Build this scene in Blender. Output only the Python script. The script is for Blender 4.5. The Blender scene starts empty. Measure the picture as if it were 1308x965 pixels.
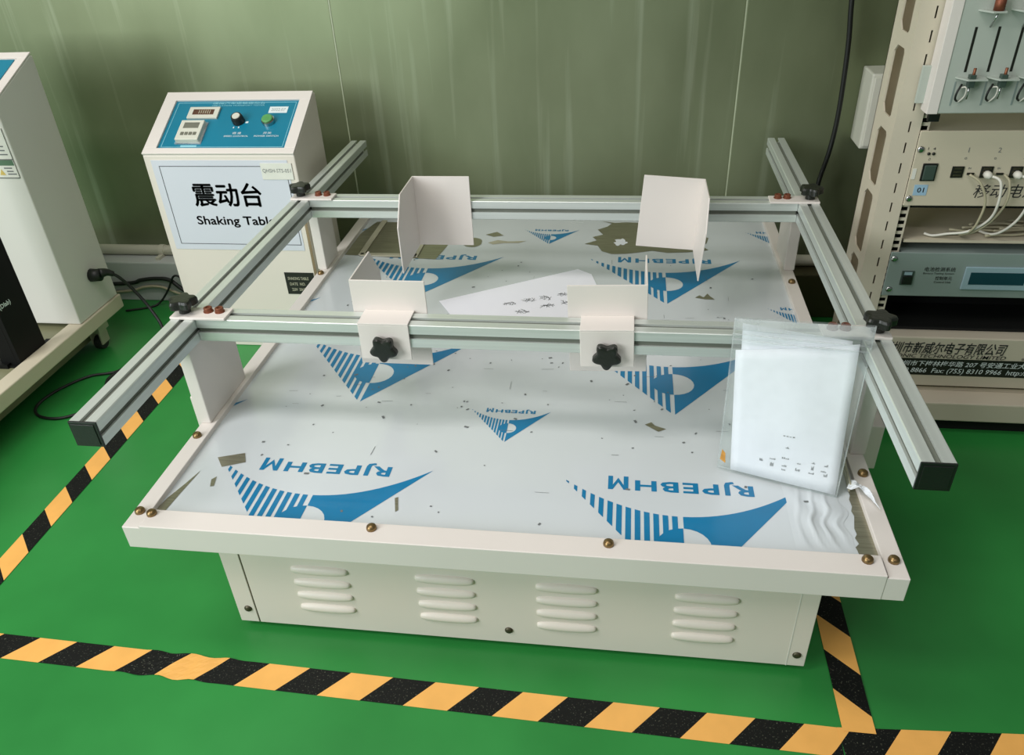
import bpy, bmesh, math, random
from mathutils import Matrix, Vector
random.seed(7)
scene = bpy.context.scene
COL = scene.collection
Z0 = 0.293            # every height below is written relative to the table ledge; the floor lies Z0 below it

# ------------------------------------------------------------------ camera
def cam_matrix(pitch, yaw, roll, pos):
    Rz = Matrix.Rotation(yaw, 3, 'Z'); Rx = Matrix.Rotation(pitch, 3, 'X')
    c, s = math.cos(roll), math.sin(roll)
    Ry = Matrix(((c, 0, s), (0, 1, 0), (-s, 0, c)))
    M = Rz @ Rx @ Ry                       # columns: right, forward, up
    right, fwd, up = M.col[0], M.col[1], M.col[2]
    B = Matrix((right, up, -fwd)).transposed().to_4x4()
    B.translation = pos
    return B
cd = bpy.data.cameras.new('camera'); cam = bpy.data.objects.new('camera', cd); COL.objects.link(cam)
cd.sensor_fit = 'HORIZONTAL'; cd.sensor_width = 36.0; cd.lens = 36.0 * 999.96 / 1308.0
cd.clip_start = 0.05; cd.clip_end = 60
cam.matrix_world = cam_matrix(-0.5792, 0.1590, 0.0505, Vector((0.7800, -0.8264, 0.8631 + Z0)))
scene.camera = cam

# ------------------------------------------------------------------ world, lamps, exposure
world = bpy.data.worlds.new('world'); scene.world = world; world.use_nodes = True
bgn = world.node_tree.nodes['Background']
bgn.inputs[0].default_value = (0.86, 0.93, 0.92, 1); bgn.inputs[1].default_value = 0.15
vs = scene.view_settings
vs.view_transform = 'Standard'; vs.look = 'None'; vs.gamma = 1.0; vs.use_curve_mapping = False; vs.exposure = 0.0
def area(name, loc, target, sx, sy, power, color):
    l = bpy.data.lights.new(name, 'AREA'); l.shape = 'RECTANGLE'; l.size = sx; l.size_y = sy; l.energy = power; l.color = color
    o = bpy.data.objects.new(name, l); COL.objects.link(o); o.location = loc
    o.rotation_euler = (Vector(target) - Vector(loc)).to_track_quat('-Z', 'Y').to_euler()
    return o
area('ceiling_lamp_row', (-0.2, 0.00, 2.75), (-0.2, 0.00, 0), 1.6, 0.5, 24, (1.0, 0.955, 0.92))
area('ceiling_lamp_row', (1.2, -1.5, 2.75), (1.2, -1.5, 0), 1.6, 0.5, 16, (1.0, 0.965, 0.93))
area('ceiling_lamp_row', (-1.5, -1.0, 2.75), (-1.5, -1.0, 0), 1.6, 0.5, 46, (1.0, 0.97, 0.94))
area('added_front_left_key', (-2.3, -2.5, 1.75), (0.0, 0.9, 0.40), 2.2, 1.7, 108, (0.93, 0.985, 1.0))  # added unseen area light: front-left key and bright sheen on the wall

# ------------------------------------------------------------------ materials (all procedural)
def lin(c):
    return tuple((v / 12.92 if v <= 0.04045 else ((v + 0.055) / 1.055) ** 2.4) for v in (x / 255.0 for x in c))
MATS = {}
def mat(name, rgb, rough=0.5, metal=0.0, var=0.06, nscale=6.0, bump=0.0, bscale=60.0, stretch=None, spec=0.5, rvar=0.08, coat=0.0):
    m = bpy.data.materials.new(name); m.use_nodes = True; nt = m.node_tree; N = nt.nodes; L = nt.links
    b = N['Principled BSDF']; c = lin(rgb)
    tc = N.new('ShaderNodeTexCoord'); src = tc.outputs['Object']
    if stretch:
        mp = N.new('ShaderNodeMapping'); mp.inputs['Scale'].default_value = stretch; L.new(src, mp.inputs['Vector']); src = mp.outputs[0]
    nz = N.new('ShaderNodeTexNoise'); nz.inputs['Scale'].default_value = nscale; nz.inputs['Detail'].default_value = 4; L.new(src, nz.inputs['Vector'])
    cr = N.new('ShaderNodeValToRGB'); cr.color_ramp.elements[0].position = 0.3; cr.color_ramp.elements[1].position = 0.7
    cr.color_ramp.elements[0].color = (*[v * (1 - var) for v in c], 1); cr.color_ramp.elements[1].color = (*[min(1, v * (1 + var)) for v in c], 1)
    L.new(nz.outputs['Fac'], cr.inputs[0]); L.new(cr.outputs[0], b.inputs['Base Color'])
    mr = N.new('ShaderNodeMapRange'); mr.inputs['To Min'].default_value = max(0.02, rough - rvar); mr.inputs['To Max'].default_value = min(1, rough + rvar)
    L.new(nz.outputs['Fac'], mr.inputs['Value']); L.new(mr.outputs[0], b.inputs['Roughness'])
    b.inputs['Metallic'].default_value = metal; b.inputs['Specular IOR Level'].default_value = spec; b.inputs['Coat Weight'].default_value = coat
    if bump:
        n2 = N.new('ShaderNodeTexNoise'); n2.inputs['Scale'].default_value = bscale; n2.inputs['Detail'].default_value = 5; L.new(src, n2.inputs['Vector'])
        bp = N.new('ShaderNodeBump'); bp.inputs['Strength'].default_value = bump; bp.inputs['Distance'].default_value = 0.002
        L.new(n2.outputs['Fac'], bp.inputs['Height']); L.new(bp.outputs[0], b.inputs['Normal'])
    MATS[name] = m
    return m
mat('cream_paint', (224, 216, 205), 0.42, var=0.025, nscale=4, bump=0.05, bscale=400)
mat('white_paint', (226, 219, 212), 0.42, var=0.02, nscale=4, bump=0.05, bscale=400)
mat('grey_white_paint', (214, 213, 205), 0.45, var=0.02, nscale=4)
mat('aluminium', (212, 218, 213), 0.40, metal=0.45, var=0.06, nscale=3, stretch=(40, 0.6, 40))
mat('aluminium_cross', (212, 218, 213), 0.40, metal=0.45, var=0.06, nscale=3, stretch=(0.6, 40, 40))
mat('slot_shade_grey', (112, 116, 106), 0.6, var=0.1, nscale=8)
mat('black_plastic', (26, 28, 26), 0.4, var=0.2, bump=0.2, bscale=200)
mat('knob_plastic', (30, 33, 27), 0.38, var=0.2, bump=0.3, bscale=150)
mat('bolt_brass', (140, 116, 78), 0.35, metal=0.85, var=0.25, nscale=90)
mat('bolt_rust', (128, 74, 52), 0.5, metal=0.5, var=0.25, nscale=120)
mat('screw_dark', (84, 80, 64), 0.4, metal=0.7, var=0.3, nscale=200)
mat('film', (209, 215, 218), 0.24, metal=0.03, var=0.03, nscale=2.2, bump=0.03, bscale=25, spec=0.7, coat=0.2)
mat('film_white', (232, 236, 240), 0.35, var=0.03, nscale=30)
mat('print_blue', (0, 118, 166), 0.34, var=0.06, nscale=12, coat=0.2)
mat('bare_steel', (158, 154, 134), 0.32, metal=0.7, var=0.18, nscale=14, stretch=(1, 18, 1))
mat('tray_film', (176, 172, 150), 0.2, var=0.08, nscale=18)
mat('paper', (246, 247, 255), 0.75, var=0.015, nscale=5)
mat('sign_paper', (207, 211, 220), 0.55, var=0.012, nscale=5)
mat('ink', (38, 40, 42), 0.6, var=0.1)
mat('ink_soft', (112, 116, 116), 0.7, var=0.1)
mat('panel_teal', (14, 122, 150), 0.36, var=0.05, nscale=8, coat=0.2)
mat('print_white', (222, 232, 232), 0.5, var=0.02)
mat('print_pale', (140, 200, 212), 0.5, var=0.05)
mat('display_dark', (92, 62, 50), 0.25, var=0.15, nscale=40)
mat('display_grey', (116, 116, 104), 0.3, var=0.1, nscale=40)
mat('button_green', (92, 160, 92), 0.4, var=0.1, nscale=60)
mat('chrome', (190, 192, 190), 0.2, metal=1.0, var=0.05)
mat('plastic_ivory', (212, 212, 198), 0.45, var=0.03)
mat('plate_black', (24, 25, 18), 0.5, var=0.1)
mat('cable_black', (22, 25, 22), 0.5, var=0.1)
mat('cable_white', (214, 212, 200), 0.5, var=0.03)
mat('cable_beige', (172, 166, 138), 0.55, var=0.05)
mat('pipe_white', (206, 203, 186), 0.5, var=0.06, nscale=5)
mat('kerb_paint', (186, 190, 188), 0.5, var=0.06, nscale=3)
mat('kerb_dark', (96, 92, 66), 0.4, metal=0.5, var=0.15, nscale=5)
mat('tape_yellow', (240, 178, 92), 0.5, var=0.05, nscale=20, bump=0.1, bscale=80)
mat('joint_strip', (178, 188, 158), 0.4, metal=0.0, var=0.1, nscale=6)
mat('column_black', (8, 9, 8), 0.6, var=0.2, spec=0.2)
mat('base_olive', (126, 126, 96), 0.4, var=0.08, nscale=6)
mat('rack_beige', (205, 196, 176), 0.5, var=0.03, nscale=5)
mat('unit_beige', (202, 193, 170), 0.5, var=0.03, nscale=5)
mat('unit_blue_grey', (146, 160, 156), 0.45, metal=0.2, var=0.05, nscale=8)
mat('unit_pale', (178, 186, 176), 0.45, var=0.03, nscale=5)
mat('bezel_pale', (150, 176, 184), 0.4, var=0.04)
mat('lcd_dark', (24, 60, 72), 0.2, var=0.1)
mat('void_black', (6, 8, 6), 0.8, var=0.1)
mat('hole_dark', (142, 124, 94), 0.7, var=0.2)
mat('switch_green_grey', (62, 78, 70), 0.4, var=0.1)
mat('label_blue', (156, 190, 212), 0.6, var=0.03)
mat('orange_glue', (208, 150, 66), 0.5, var=0.2, nscale=90)
mat('copper', (136, 84, 58), 0.4, metal=0.6, var=0.2)
mat('sticker_white', (222, 222, 212), 0.45, var=0.03, nscale=30)
mat('sticker_green', (86, 118, 92), 0.5, var=0.1)
mat('sticker_yellow', (206, 180, 96), 0.5, var=0.1)
mat('rubber', (40, 42, 40), 0.6, var=0.1)

def floor_mat():
    m = mat('floor_green', (44, 132, 60), 0.34, var=0.16, nscale=3.2, bump=0.10, bscale=9, rvar=0.10, spec=0.45)
    return m
floor_mat()
def wall_mat():
    # brushed, slightly dull metal cladding with vertical run marks
    m = bpy.data.materials.new('wall_metal'); m.use_nodes = True; nt = m.node_tree; N = nt.nodes; L = nt.links
    b = N['Principled BSDF']; tc = N.new('ShaderNodeTexCoord')
    def noise(scale, st, det=5):
        mp = N.new('ShaderNodeMapping'); mp.inputs['Scale'].default_value = st; L.new(tc.outputs['Object'], mp.inputs['Vector'])
        n = N.new('ShaderNodeTexNoise'); n.inputs['Scale'].default_value = scale; n.inputs['Detail'].default_value = det; L.new(mp.outputs[0], n.inputs['Vector']); return n
    n1 = noise(3.0, (1, 1, 0.5)); n2 = noise(6.0, (4.5, 1, 0.16), 6)
    cr = N.new('ShaderNodeValToRGB'); e = cr.color_ramp.elements
    e[0].position = 0.3; e[0].color = (*lin((124, 134, 102)), 1); e[1].position = 0.72; e[1].color = (*lin((150, 160, 128)), 1)
    L.new(n1.outputs['Fac'], cr.inputs[0])
    st = N.new('ShaderNodeValToRGB'); s = st.color_ramp.elements
    s[0].position = 0.57; s[0].color = (0, 0, 0, 1); s[1].position = 0.80; s[1].color = (1, 1, 1, 1)
    L.new(n2.outputs['Fac'], st.inputs[0])
    mx = N.new('ShaderNodeMixRGB'); mx.inputs[2].default_value = (*lin((206, 214, 190)), 1)
    mm = N.new('ShaderNodeMath'); mm.operation = 'MULTIPLY'; mm.inputs[1].default_value = 0.45
    L.new(st.outputs[0], mm.inputs[0]); L.new(mm.outputs[0], mx.inputs[0]); L.new(cr.outputs[0], mx.inputs[1]); L.new(mx.outputs[0], b.inputs['Base Color'])
    b.inputs['Metallic'].default_value = 0.68
    mr = N.new('ShaderNodeMapRange'); mr.inputs['To Min'].default_value = 0.38; mr.inputs['To Max'].default_value = 0.52
    L.new(n1.outputs['Fac'], mr.inputs['Value']); L.new(mr.outputs[0], b.inputs['Roughness'])
    MATS['wall_metal'] = m
wall_mat()
def tape_black_mat():
    m = mat('tape_black', (24, 26, 22), 0.6, var=0.1, spec=0.25)
    nt = m.node_tree; N = nt.nodes; L = nt.links; b = N['Principled BSDF']
    tc = N.new('ShaderNodeTexCoord'); n = N.new('ShaderNodeTexNoise'); n.inputs['Scale'].default_value = 330; n.inputs['Detail'].default_value = 3; L.new(tc.outputs['Object'], n.inputs['Vector'])
    r = N.new('ShaderNodeValToRGB'); r.color_ramp.elements[0].position = 0.62; r.color_ramp.elements[1].position = 0.72
    r.color_ramp.elements[0].color = (*lin((11, 13, 11)), 1); r.color_ramp.elements[1].color = (*lin((104, 106, 92)), 1)
    L.new(n.outputs['Fac'], r.inputs[0]); L.new(r.outputs[0], b.inputs['Base Color'])
tape_black_mat()
def clear_mat(name, gloss, tint, rough=0.12):
    m = bpy.data.materials.new(name); m.use_nodes = True; nt = m.node_tree; N = nt.nodes; L = nt.links
    for n in list(N):
        if n.type == 'BSDF_PRINCIPLED': N.remove(n)
    out = [n for n in N if n.type == 'OUTPUT_MATERIAL'][0]
    t = N.new('ShaderNodeBsdfTransparent'); t.inputs[0].default_value = (*tint, 1)
    g = N.new('ShaderNodeBsdfPrincipled'); g.inputs['Base Color'].default_value = (0.85, 0.88, 0.88, 1); g.inputs['Roughness'].default_value = rough
    tc = N.new('ShaderNodeTexCoord'); nz = N.new('ShaderNodeTexNoise'); nz.inputs['Scale'].default_value = 14; L.new(tc.outputs['Object'], nz.inputs['Vector'])
    mr = N.new('ShaderNodeMapRange'); mr.inputs['From Min'].default_value = 0.35; mr.inputs['From Max'].default_value = 0.7
    mr.inputs['To Min'].default_value = gloss * 0.6; mr.inputs['To Max'].default_value = gloss * 1.6; L.new(nz.outputs['Fac'], mr.inputs['Value'])
    mx = N.new('ShaderNodeMixShader'); L.new(mr.outputs[0], mx.inputs[0]); L.new(t.outputs[0], mx.inputs[1]); L.new(g.outputs[0], mx.inputs[2]); L.new(mx.outputs[0], out.inputs[0])
    MATS[name] = m
clear_mat('bag_plastic', 0.08, (0.97, 0.985, 0.98))
clear_mat('zip_plastic', 0.20, (0.95, 0.97, 0.97), 0.2)
clear_mat('clear_tape', 0.30, (0.97, 0.98, 0.98), 0.2)

# ------------------------------------------------------------------ mesh helpers
ORG = {}
def B(): return bmesh.new()
def box(bm, x0, x1, y0, y1, z0, z1, M=None):
    vs_ = [bm.verts.new(v) for v in ((x0,y0,z0),(x1,y0,z0),(x1,y1,z0),(x0,y1,z0),(x0,y0,z1),(x1,y0,z1),(x1,y1,z1),(x0,y1,z1))]
    if M:
        for v in vs_: v.co = M @ v.co
    for f in ((3,2,1,0),(4,5,6,7),(0,1,5,4),(1,2,6,5),(2,3,7,6),(3,0,4,7)): bm.faces.new([vs_[i] for i in f])
    return bm
AX = {'x': lambda a, u, v: (a, u, v), 'y': lambda a, u, v: (u, a, v), 'z': lambda a, u, v: (u, v, a)}
def prism(bm, poly, axis, a0, a1, M=None):
    f = AX[axis]; lo = [bm.verts.new(f(a0, *p)) for p in poly]; hi = [bm.verts.new(f(a1, *p)) for p in poly]; n = len(poly)
    if M:
        for v in lo + hi: v.co = M @ v.co
    bm.faces.new(lo[::-1]); bm.faces.new(hi)
    for i in range(n): bm.faces.new((lo[i], lo[(i+1) % n], hi[(i+1) % n], hi[i]))
    return bm
def flat(bm, poly, z=0.0, M=None):
    vs_ = [bm.verts.new((p[0], p[1], p[2] if len(p) > 2 else z)) for p in poly]
    if M:
        for v in vs_: v.co = M @ v.co
    bm.faces.new(vs_); return bm
def tube(bm, pts, r, n=8, closed=False):
    pts = [Vector(p) for p in pts]; rings = []
    prev = None
    for i, p in enumerate(pts):
        d = (pts[min(i+1, len(pts)-1)] - pts[max(i-1, 0)]).normalized()
        if prev is None:
            a = d.orthogonal().normalized()
        else:
            a = (prev - d * prev.dot(d)).normalized()
        prev = a; b = d.cross(a)
        rr = r[i] if isinstance(r, (list, tuple)) else r
        rings.append([bm.verts.new(p + (a * math.cos(2*math.pi*k/n) + b * math.sin(2*math.pi*k/n)) * rr) for k in range(n)])
    for i in range(len(rings)-1):
        for k in range(n): bm.faces.new((rings[i][k], rings[i][(k+1) % n], rings[i+1][(k+1) % n], rings[i+1][k]))
    bm.faces.new(rings[0][::-1]); bm.faces.new(rings[-1])
    return bm
def smooth_path(pts, n=6):
    P = [Vector(p) for p in pts]; P = [P[0]*2-P[1]] + P + [P[-1]*2-P[-2]]; out = []
    for i in range(1, len(P)-2):
        a, b, c, d = P[i-1], P[i], P[i+1], P[i+2]
        for k in range(n):
            t = k / n
            out.append(0.5*((2*b)+(c-a)*t+(2*a-5*b+4*c-d)*t*t+(3*b-a-3*c+d)*t**3))
    out.append(P[-2]); return out
def lathe(bm, prof, n=16, M=None):
    rings = []
    for r, z in prof: rings.append([bm.verts.new((r*math.cos(2*math.pi*k/n), r*math.sin(2*math.pi*k/n), z)) for k in range(n)])
    if M:
        for ring in rings:
            for v in ring: v.co = M @ v.co
    for i in range(len(rings)-1):
        for k in range(n): bm.faces.new((rings[i][k], rings[i][(k+1) % n], rings[i+1][(k+1) % n], rings[i+1][k]))
    bm.faces.new(rings[0][::-1]); bm.faces.new(rings[-1]); return bm
def mesh_of(name, bm, mats, smooth=False):
    bmesh.ops.recalc_face_normals(bm, faces=bm.faces[:])
    me = bpy.data.meshes.new(name); bm.to_mesh(me); bm.free()
    for m in (mats if isinstance(mats, (list, tuple)) else [mats]): me.materials.append(MATS[m])
    if smooth:
        for p in me.polygons: p.use_smooth = True
    return me
def bevel(o, w, seg=2):
    md = o.modifiers.new('bevel', 'BEVEL'); md.width = w; md.segments = seg; md.limit_method = 'ANGLE'; md.angle_limit = math.radians(40); return o
def tag(o, label=None, cat=None, group=None, kind=None):
    if label: o['label'] = label
    if cat: o['category'] = cat
    if group: o['group'] = group
    if kind: o['kind'] = kind
    return o
def thing(name, loc, label, cat, group=None):
    o = bpy.data.objects.new(name, None); COL.objects.link(o); o.location = loc; o.empty_display_size = 0.05; ORG[o] = Vector(loc)
    return tag(o, label, cat, group)
def obj(name, bm, mats, parent=None, origin=None, bev=0, smooth=False):
    """mesh in absolute coordinates; origin = the parent's, or the bottom centre of a top-level mesh"""
    if parent is not None: org = ORG[parent]
    elif origin is not None: org = Vector(origin)
    else:
        co = [v.co for v in bm.verts]
        org = Vector(((min(c.x for c in co)+max(c.x for c in co))/2, (min(c.y for c in co)+max(c.y for c in co))/2, min(c.z for c in co)))
    bmesh.ops.translate(bm, verts=bm.verts[:], vec=-org)
    o = bpy.data.objects.new(name, mesh_of(name, bm, mats, smooth)); COL.objects.link(o)
    if parent is not None: o.parent = parent
    else: o.location = org
    ORG[o] = org
    if bev: bevel(o, bev)
    return o
def inst(name, me, parent, loc, rot=None):
    """a piece that shares mesh data; loc absolute"""
    o = bpy.data.objects.new(name, me); COL.objects.link(o)
    if parent is not None: o.parent = parent; o.location = Vector(loc) - ORG[parent]
    else: o.location = loc
    if rot: o.rotation_euler = rot
    ORG[o] = Vector(loc); return o
def struct(name, bm, mats, parent=None, bev=0):
    o = obj(name, bm, mats, parent, bev=bev)
    if parent is None: o['kind'] = 'structure'
    return o
_tn = [0]
def text_bm(bm, s, M, w=None, h=None, bold=0.0, shear=0.0, align='L', res=2, spacing=1.0):
    """flat lettering fitted into a w x h box in local xy, then placed by M"""
    cu = bpy.data.curves.new('lettering_tmp', 'FONT'); cu.body = s; cu.size = 1.0; cu.offset = bold; cu.resolution_u = res; cu.shear = shear; cu.space_character = spacing; cu.fill_mode = 'FRONT'
    o = bpy.data.objects.new('lettering_tmp', cu); COL.objects.link(o)
    dg = bpy.context.evaluated_depsgraph_get(); me = o.evaluated_get(dg).to_mesh()
    co = [v.co.copy() for v in me.vertices]; fs = [list(p.vertices) for p in me.polygons]
    o.evaluated_get(dg).to_mesh_clear(); bpy.data.objects.remove(o); bpy.data.curves.remove(cu)
    if not co: return bm
    x0 = min(c.x for c in co); x1 = max(c.x for c in co); y0 = min(c.y for c in co); y1 = max(c.y for c in co)
    sx = (w / (x1-x0)) if w else None; sy = (h / (y1-y0)) if h else None
    sx = sx or sy; sy = sy or sx
    vs_ = [bm.verts.new(M @ Vector(((c.x-x0)*sx, (c.y-y0)*sy, 0))) for c in co]
    for f in fs:
        try: bm.faces.new([vs_[i] for i in f])
        except ValueError: pass
    return bm
def heavy_text(bm, s, x, y, z, w, h, d):
    # heavy lettering on a front face: the outline repeated with small shifts
    for dx, dz in ((-d, 0), (d, 0), (0, -d), (0, d), (0, 0)): text_bm(bm, s, Mfront(x+dx, y, z+dz), w=w, h=h, res=3)
    return bm
def Mfront(x, y, z):      # lettering on a face that looks towards -y (readable from the front)
    return Matrix(((1,0,0,x),(0,0,-1,y),(0,1,0,z),(0,0,0,1)))
def Mx(o, u, v):          # frame from an origin and two in-plane axes
    u = Vector(u).normalized(); v = Vector(v).normalized(); n = u.cross(v)
    M = Matrix((u, v, n)).transposed().to_4x4(); M.translation = Vector(o); return M
FLOOR = -Z0

# ================================================================== the setting
fl = struct('floor', box(B(), -3.2, 4.2, -3.6, 1.60, FLOOR-0.05, FLOOR), 'floor_green')
YW = 1.44
wb = obj('wall_back', box(B(), -3.2, 4.2, YW+0.012, YW+0.10, FLOOR, 2.4), 'wall_metal'); wb['kind'] = 'structure'
seams = [-3.2, -1.15, -0.038, 1.076, 2.2, 4.2]
for i in range(5):
    obj('wall_panel', box(B(), seams[i]+0.002, seams[i+1]-0.002, YW, YW+0.012, FLOOR+0.10, 2.4), 'wall_metal', wb, bev=0.0012)
for x in seams[1:-1]:
    obj('joint_strip', box(B(), x-0.0018, x+0.0018, YW-0.0006, YW+0.012, FLOOR+0.10, 2.4), 'joint_strip', wb)
struct('trim_1', box(B(), -3.2, 0.35, 1.300, YW, FLOOR, -0.155), 'kerb_paint', bev=0.004)
struct('trim_2', box(B(), 0.352, 4.2, 1.300, YW, FLOOR, -0.155), 'kerb_dark', bev=0.004)
pipe = thing('conduit_pipe', (-1.6, 1.36, -0.155), 'white plastic conduit pipe lying along the kerb at the wall foot', 'pipe')
obj('tube', tube(B(), [(-3.2, 1.362, -0.138), (0.5, 1.362, -0.138), (4.2, 1.362, -0.138)], 0.0165, 14), 'pipe_white', pipe, smooth=True)
for x in (-1.35, -0.70, 0.2, 0.95, 1.7):
    b = B(); box(b, x-0.008, x+0.008, 1.343, 1.381, -0.155, -0.151); tube(b, [(x-0.008,1.362,-0.138),(x+0.008,1.362,-0.138)], 0.0185, 14); box(b, x-0.007, x+0.007, 1.318, 1.345, -0.155, -0.146)
    obj('pipe_clip', b, 'pipe_white', pipe)

# ---- warning tape on the floor (one strip = one object; yellow and black slanted blocks)
def tape(name, p0, p1, w, period, slope, phase, label, z=0.0006, wrinkle=None, duty=0.5):
    """p0->p1 centre line; slanted blocks as faces with two materials"""
    p0 = Vector((*p0, 0)); p1 = Vector((*p1, 0)); d = (p1-p0); Ln = d.length; d.normalize(); n = Vector((-d.y, d.x, 0))
    bm = B(); sh = slope * w
    edges = []; k = -2
    while k*period/2 + phase < Ln + abs(sh) + period: edges.append((k, k*period/2 + phase)); k += 1
    rows = 4
    def P(s, t):
        # s along, t across (-.5..+.5)
        q = p0 + d*max(0, min(Ln, s + sh*t)) + n*(t*w)
        zz = FLOOR + z
        if wrinkle and wrinkle[0] < s < wrinkle[1]:
            a = math.sin((s-wrinkle[0])/(wrinkle[1]-wrinkle[0])*math.pi)
            zz += a*0.0011*(1+math.sin(s*120+t*5))
            q += n*(a*0.003*math.sin(s*90))
        return Vector((q.x, q.y, zz))
    for (k, a), (_, b_) in zip(edges[:-1], edges[1:]):
        if b_ < -abs(sh) or a > Ln + abs(sh): continue
        sub = 8 if (wrinkle and b_ > wrinkle[0] and a < wrinkle[1]) else 1
        for j in range(sub):
            s0 = a + (b_-a)*j/sub; s1 = a + (b_-a)*(j+1)/sub
            for r in range(rows):
                t0 = -0.5 + r/rows; t1 = -0.5 + (r+1)/rows
                vs_ = [bm.verts.new(P(s, t)) for s, t in ((s0,t0),(s1,t0),(s1,t1),(s0,t1))]
                f = bm.faces.new(vs_); f.material_index = k % 2
    bmesh.ops.remove_doubles(bm, verts=bm.verts[:], dist=1e-6)
    bmesh.ops.dissolve_degenerate(bm, edges=bm.edges[:], dist=1e-6)
    for f in bm.faces:
        f.normal_update()
        if f.normal.z < 0: f.normal_flip()
    co = [v.co for v in bm.verts]
    org = Vector(((p0.x+p1.x)/2, (p0.y+p1.y)/2, FLOOR+z)); bmesh.ops.translate(bm, verts=bm.verts[:], vec=-org)
    me = bpy.data.meshes.new(name); bm.to_mesh(me); bm.free(); me.materials.append(MATS['tape_yellow']); me.materials.append(MATS['tape_black'])
    o = bpy.data.objects.new(name, me); COL.objects.link(o); o.location = org; ORG[o] = org
    return tag(o, label, 'floor tape')
tape('warning_tape', (-0.62, -0.026), (1.145, -0.0690), 0.050, 0.150, 0.88, 0.042, 'black and yellow striped tape running across the floor before the shaking table', wrinkle=(0.545, 0.76))
tape('warning_tape', (1.145, -0.0690), (1.80, -0.028), 0.050, 0.150, 0.88, -0.075, 'short black and yellow tape continuing right beyond the tape corner', z=0.0012)
tape('warning_tape', (1.1755, -0.050), (1.180, 0.85), 0.050, 0.154, 0.94, 0.130, 'black and yellow striped tape down the right side of the shaking table', z=0.0018)
tape('warning_tape', (-0.4455, -0.06), (-0.4455, 1.00), 0.0495, 0.1535, 1.0, 0.0445, 'black and yellow striped tape on the left, running back under the rail end', z=0.0012)

# ================================================================== the shaking table
S = 0.0445; ZR = 0.2091
XL = -0.0149; XR = 1.2100 - S
YBF = 0.3109; YBB = 0.9013
PLZ = -0.010; TD = 1.335
T = thing('shaking_table', (0.6, 0.66, FLOOR), 'white shaking table with film-covered top and aluminium clamping frame', 'shaking table')
# base cabinet
b = B(); box(b, 0.1128, 1.1077, 0.0563, 1.24, -0.2782, -0.0443)
body = obj('base_cabinet', b, 'cream_paint', T, bev=0.002)
b = B(); box(b, 0.1500, 1.1077, 0.0543, 0.0566, -0.2782, -0.0500); obj('front_panel', b, 'cream_paint', body, bev=0.001)
b = B(); box(b, 0.1128, 0.1475, 0.0543, 0.0566, -0.2782, -0.0500); obj('corner_flange', b, 'cream_paint', body, bev=0.001)
b = B(); box(b, 0.1475, 0.1500, 0.0556, 0.0564, -0.2782, -0.0500); obj('seam', b, 'screw_dark', body)
b = B(); box(b, 1.0775, 1.0790, 0.0538, 0.0545, -0.2782, -0.0500); obj('seam', b, 'grey_white_paint', body)
for (x, y) in ((0.17, 0.12), (1.05, 0.12), (0.17, 1.18), (1.05, 1.18)):
    obj('foot', lathe(B(), [(0.03, FLOOR), (0.03, FLOOR+0.008), (0.02, FLOOR+0.0149)], 16, Matrix.Translation((x, y, 0))), 'rubber', T)
# louvres: stamped half-capsule bulges
lb = B(); nu, nv = 18, 7; grid = []
for i in range(nu+1):
    a = math.pi * i / nu; row = []
    for j in range(nv+1):
        c = math.pi * j / nv
        xx = -math.cos(a); rr = math.sin(a) ** 0.42
        row.append(lb.verts.new((xx*0.0505, -0.0085*math.sin(c)*rr , -0.0098*math.cos(c)*rr)))
    grid.append(row)
for i in range(nu):
    for j in range(nv): lb.faces.new((grid[i][j], grid[i+1][j], grid[i+1][j+1], grid[i][j+1]))
bmesh.ops.remove_doubles(lb, verts=lb.verts[:], dist=1e-5)
LOUV = mesh_of('louvre', lb, 'cream_paint', True)
for x0 in (0.289, 0.507, 0.711, 0.936):
    for k in range(4): inst('louvre', LOUV, body, (x0, 0.0546, -0.1300 - 0.0315*k))
sb = lathe(B(), [(0.0072, 0), (0.0072, 0.0012), (0.006, 0.0028), (0.003, 0.0040), (0.0004, 0.0043)], 12); SCREW = mesh_of('screw', sb, 'screw_dark', True)
for x, z in ((0.134, -0.243), (0.611, -0.2455), (1.092, -0.250)): inst('screw', SCREW, body, (x, 0.0543, z), (math.pi/2, 0, 0))
# table frame: side ledges, front angle, back angle
b = B(); prism(b, [(0.0, 0.0), (0.029, 0.0), (0.029, -0.016), (0.0262, -0.016), (0.0262, -0.003), (0.003, -0.003), (0.003, -0.0443), (0.0, -0.0443)], 'y', 0.0, TD)
obj('side_ledge', b, 'white_paint', T, bev=0.0012)
b = B(); prism(b, [(1.2, 0.0), (1.171, 0.0), (1.171, -0.016), (1.1738, -0.016), (1.1738, -0.003), (1.197, -0.003), (1.197, -0.0443), (1.2, -0.0443)], 'y', 0.0, TD)
obj('side_ledge', b, 'white_paint', T, bev=0.0012)
b = B(); prism(b, [(-0.0012, 0.0045), (0.0395, 0.0045), (0.0395, -0.0095), (0.0365, -0.0095), (0.0365, 0.0015), (0.0020, 0.0015), (0.0020, -0.0440), (-0.0012, -0.0440)], 'x', 0.0312, 1.1685)
obj('front_angle', b, 'white_paint', T, bev=0.0012)
for x0, x1 in ((0.0004, 0.0312), (1.1685, 1.1996)):
    b = B(); box(b, x0, x1, -0.0003, 0.0018, -0.0443, -0.0006); obj('corner_end', b, 'white_paint', T, bev=0.0008)
b = B(); box(b, 0.029, 1.171, TD-0.003, TD, -0.0443, -0.0122); obj('back_angle', b, 'white_paint', T, bev=0.001)
b = B(); box(b, 0.004, 1.196, 0.004, TD-0.004, -0.0440, -0.0120); obj('deck', b, 'grey_white_paint', T)
plate = obj('top_plate', box(B(), 0.0290, 1.1710, 0.0365, TD-0.001, -0.0120, PLZ), 'film', T)
tag(plate, 'pale protective film over the steel top, printed with blue emblems')
CX, CY = 0.78, -0.8264
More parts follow.
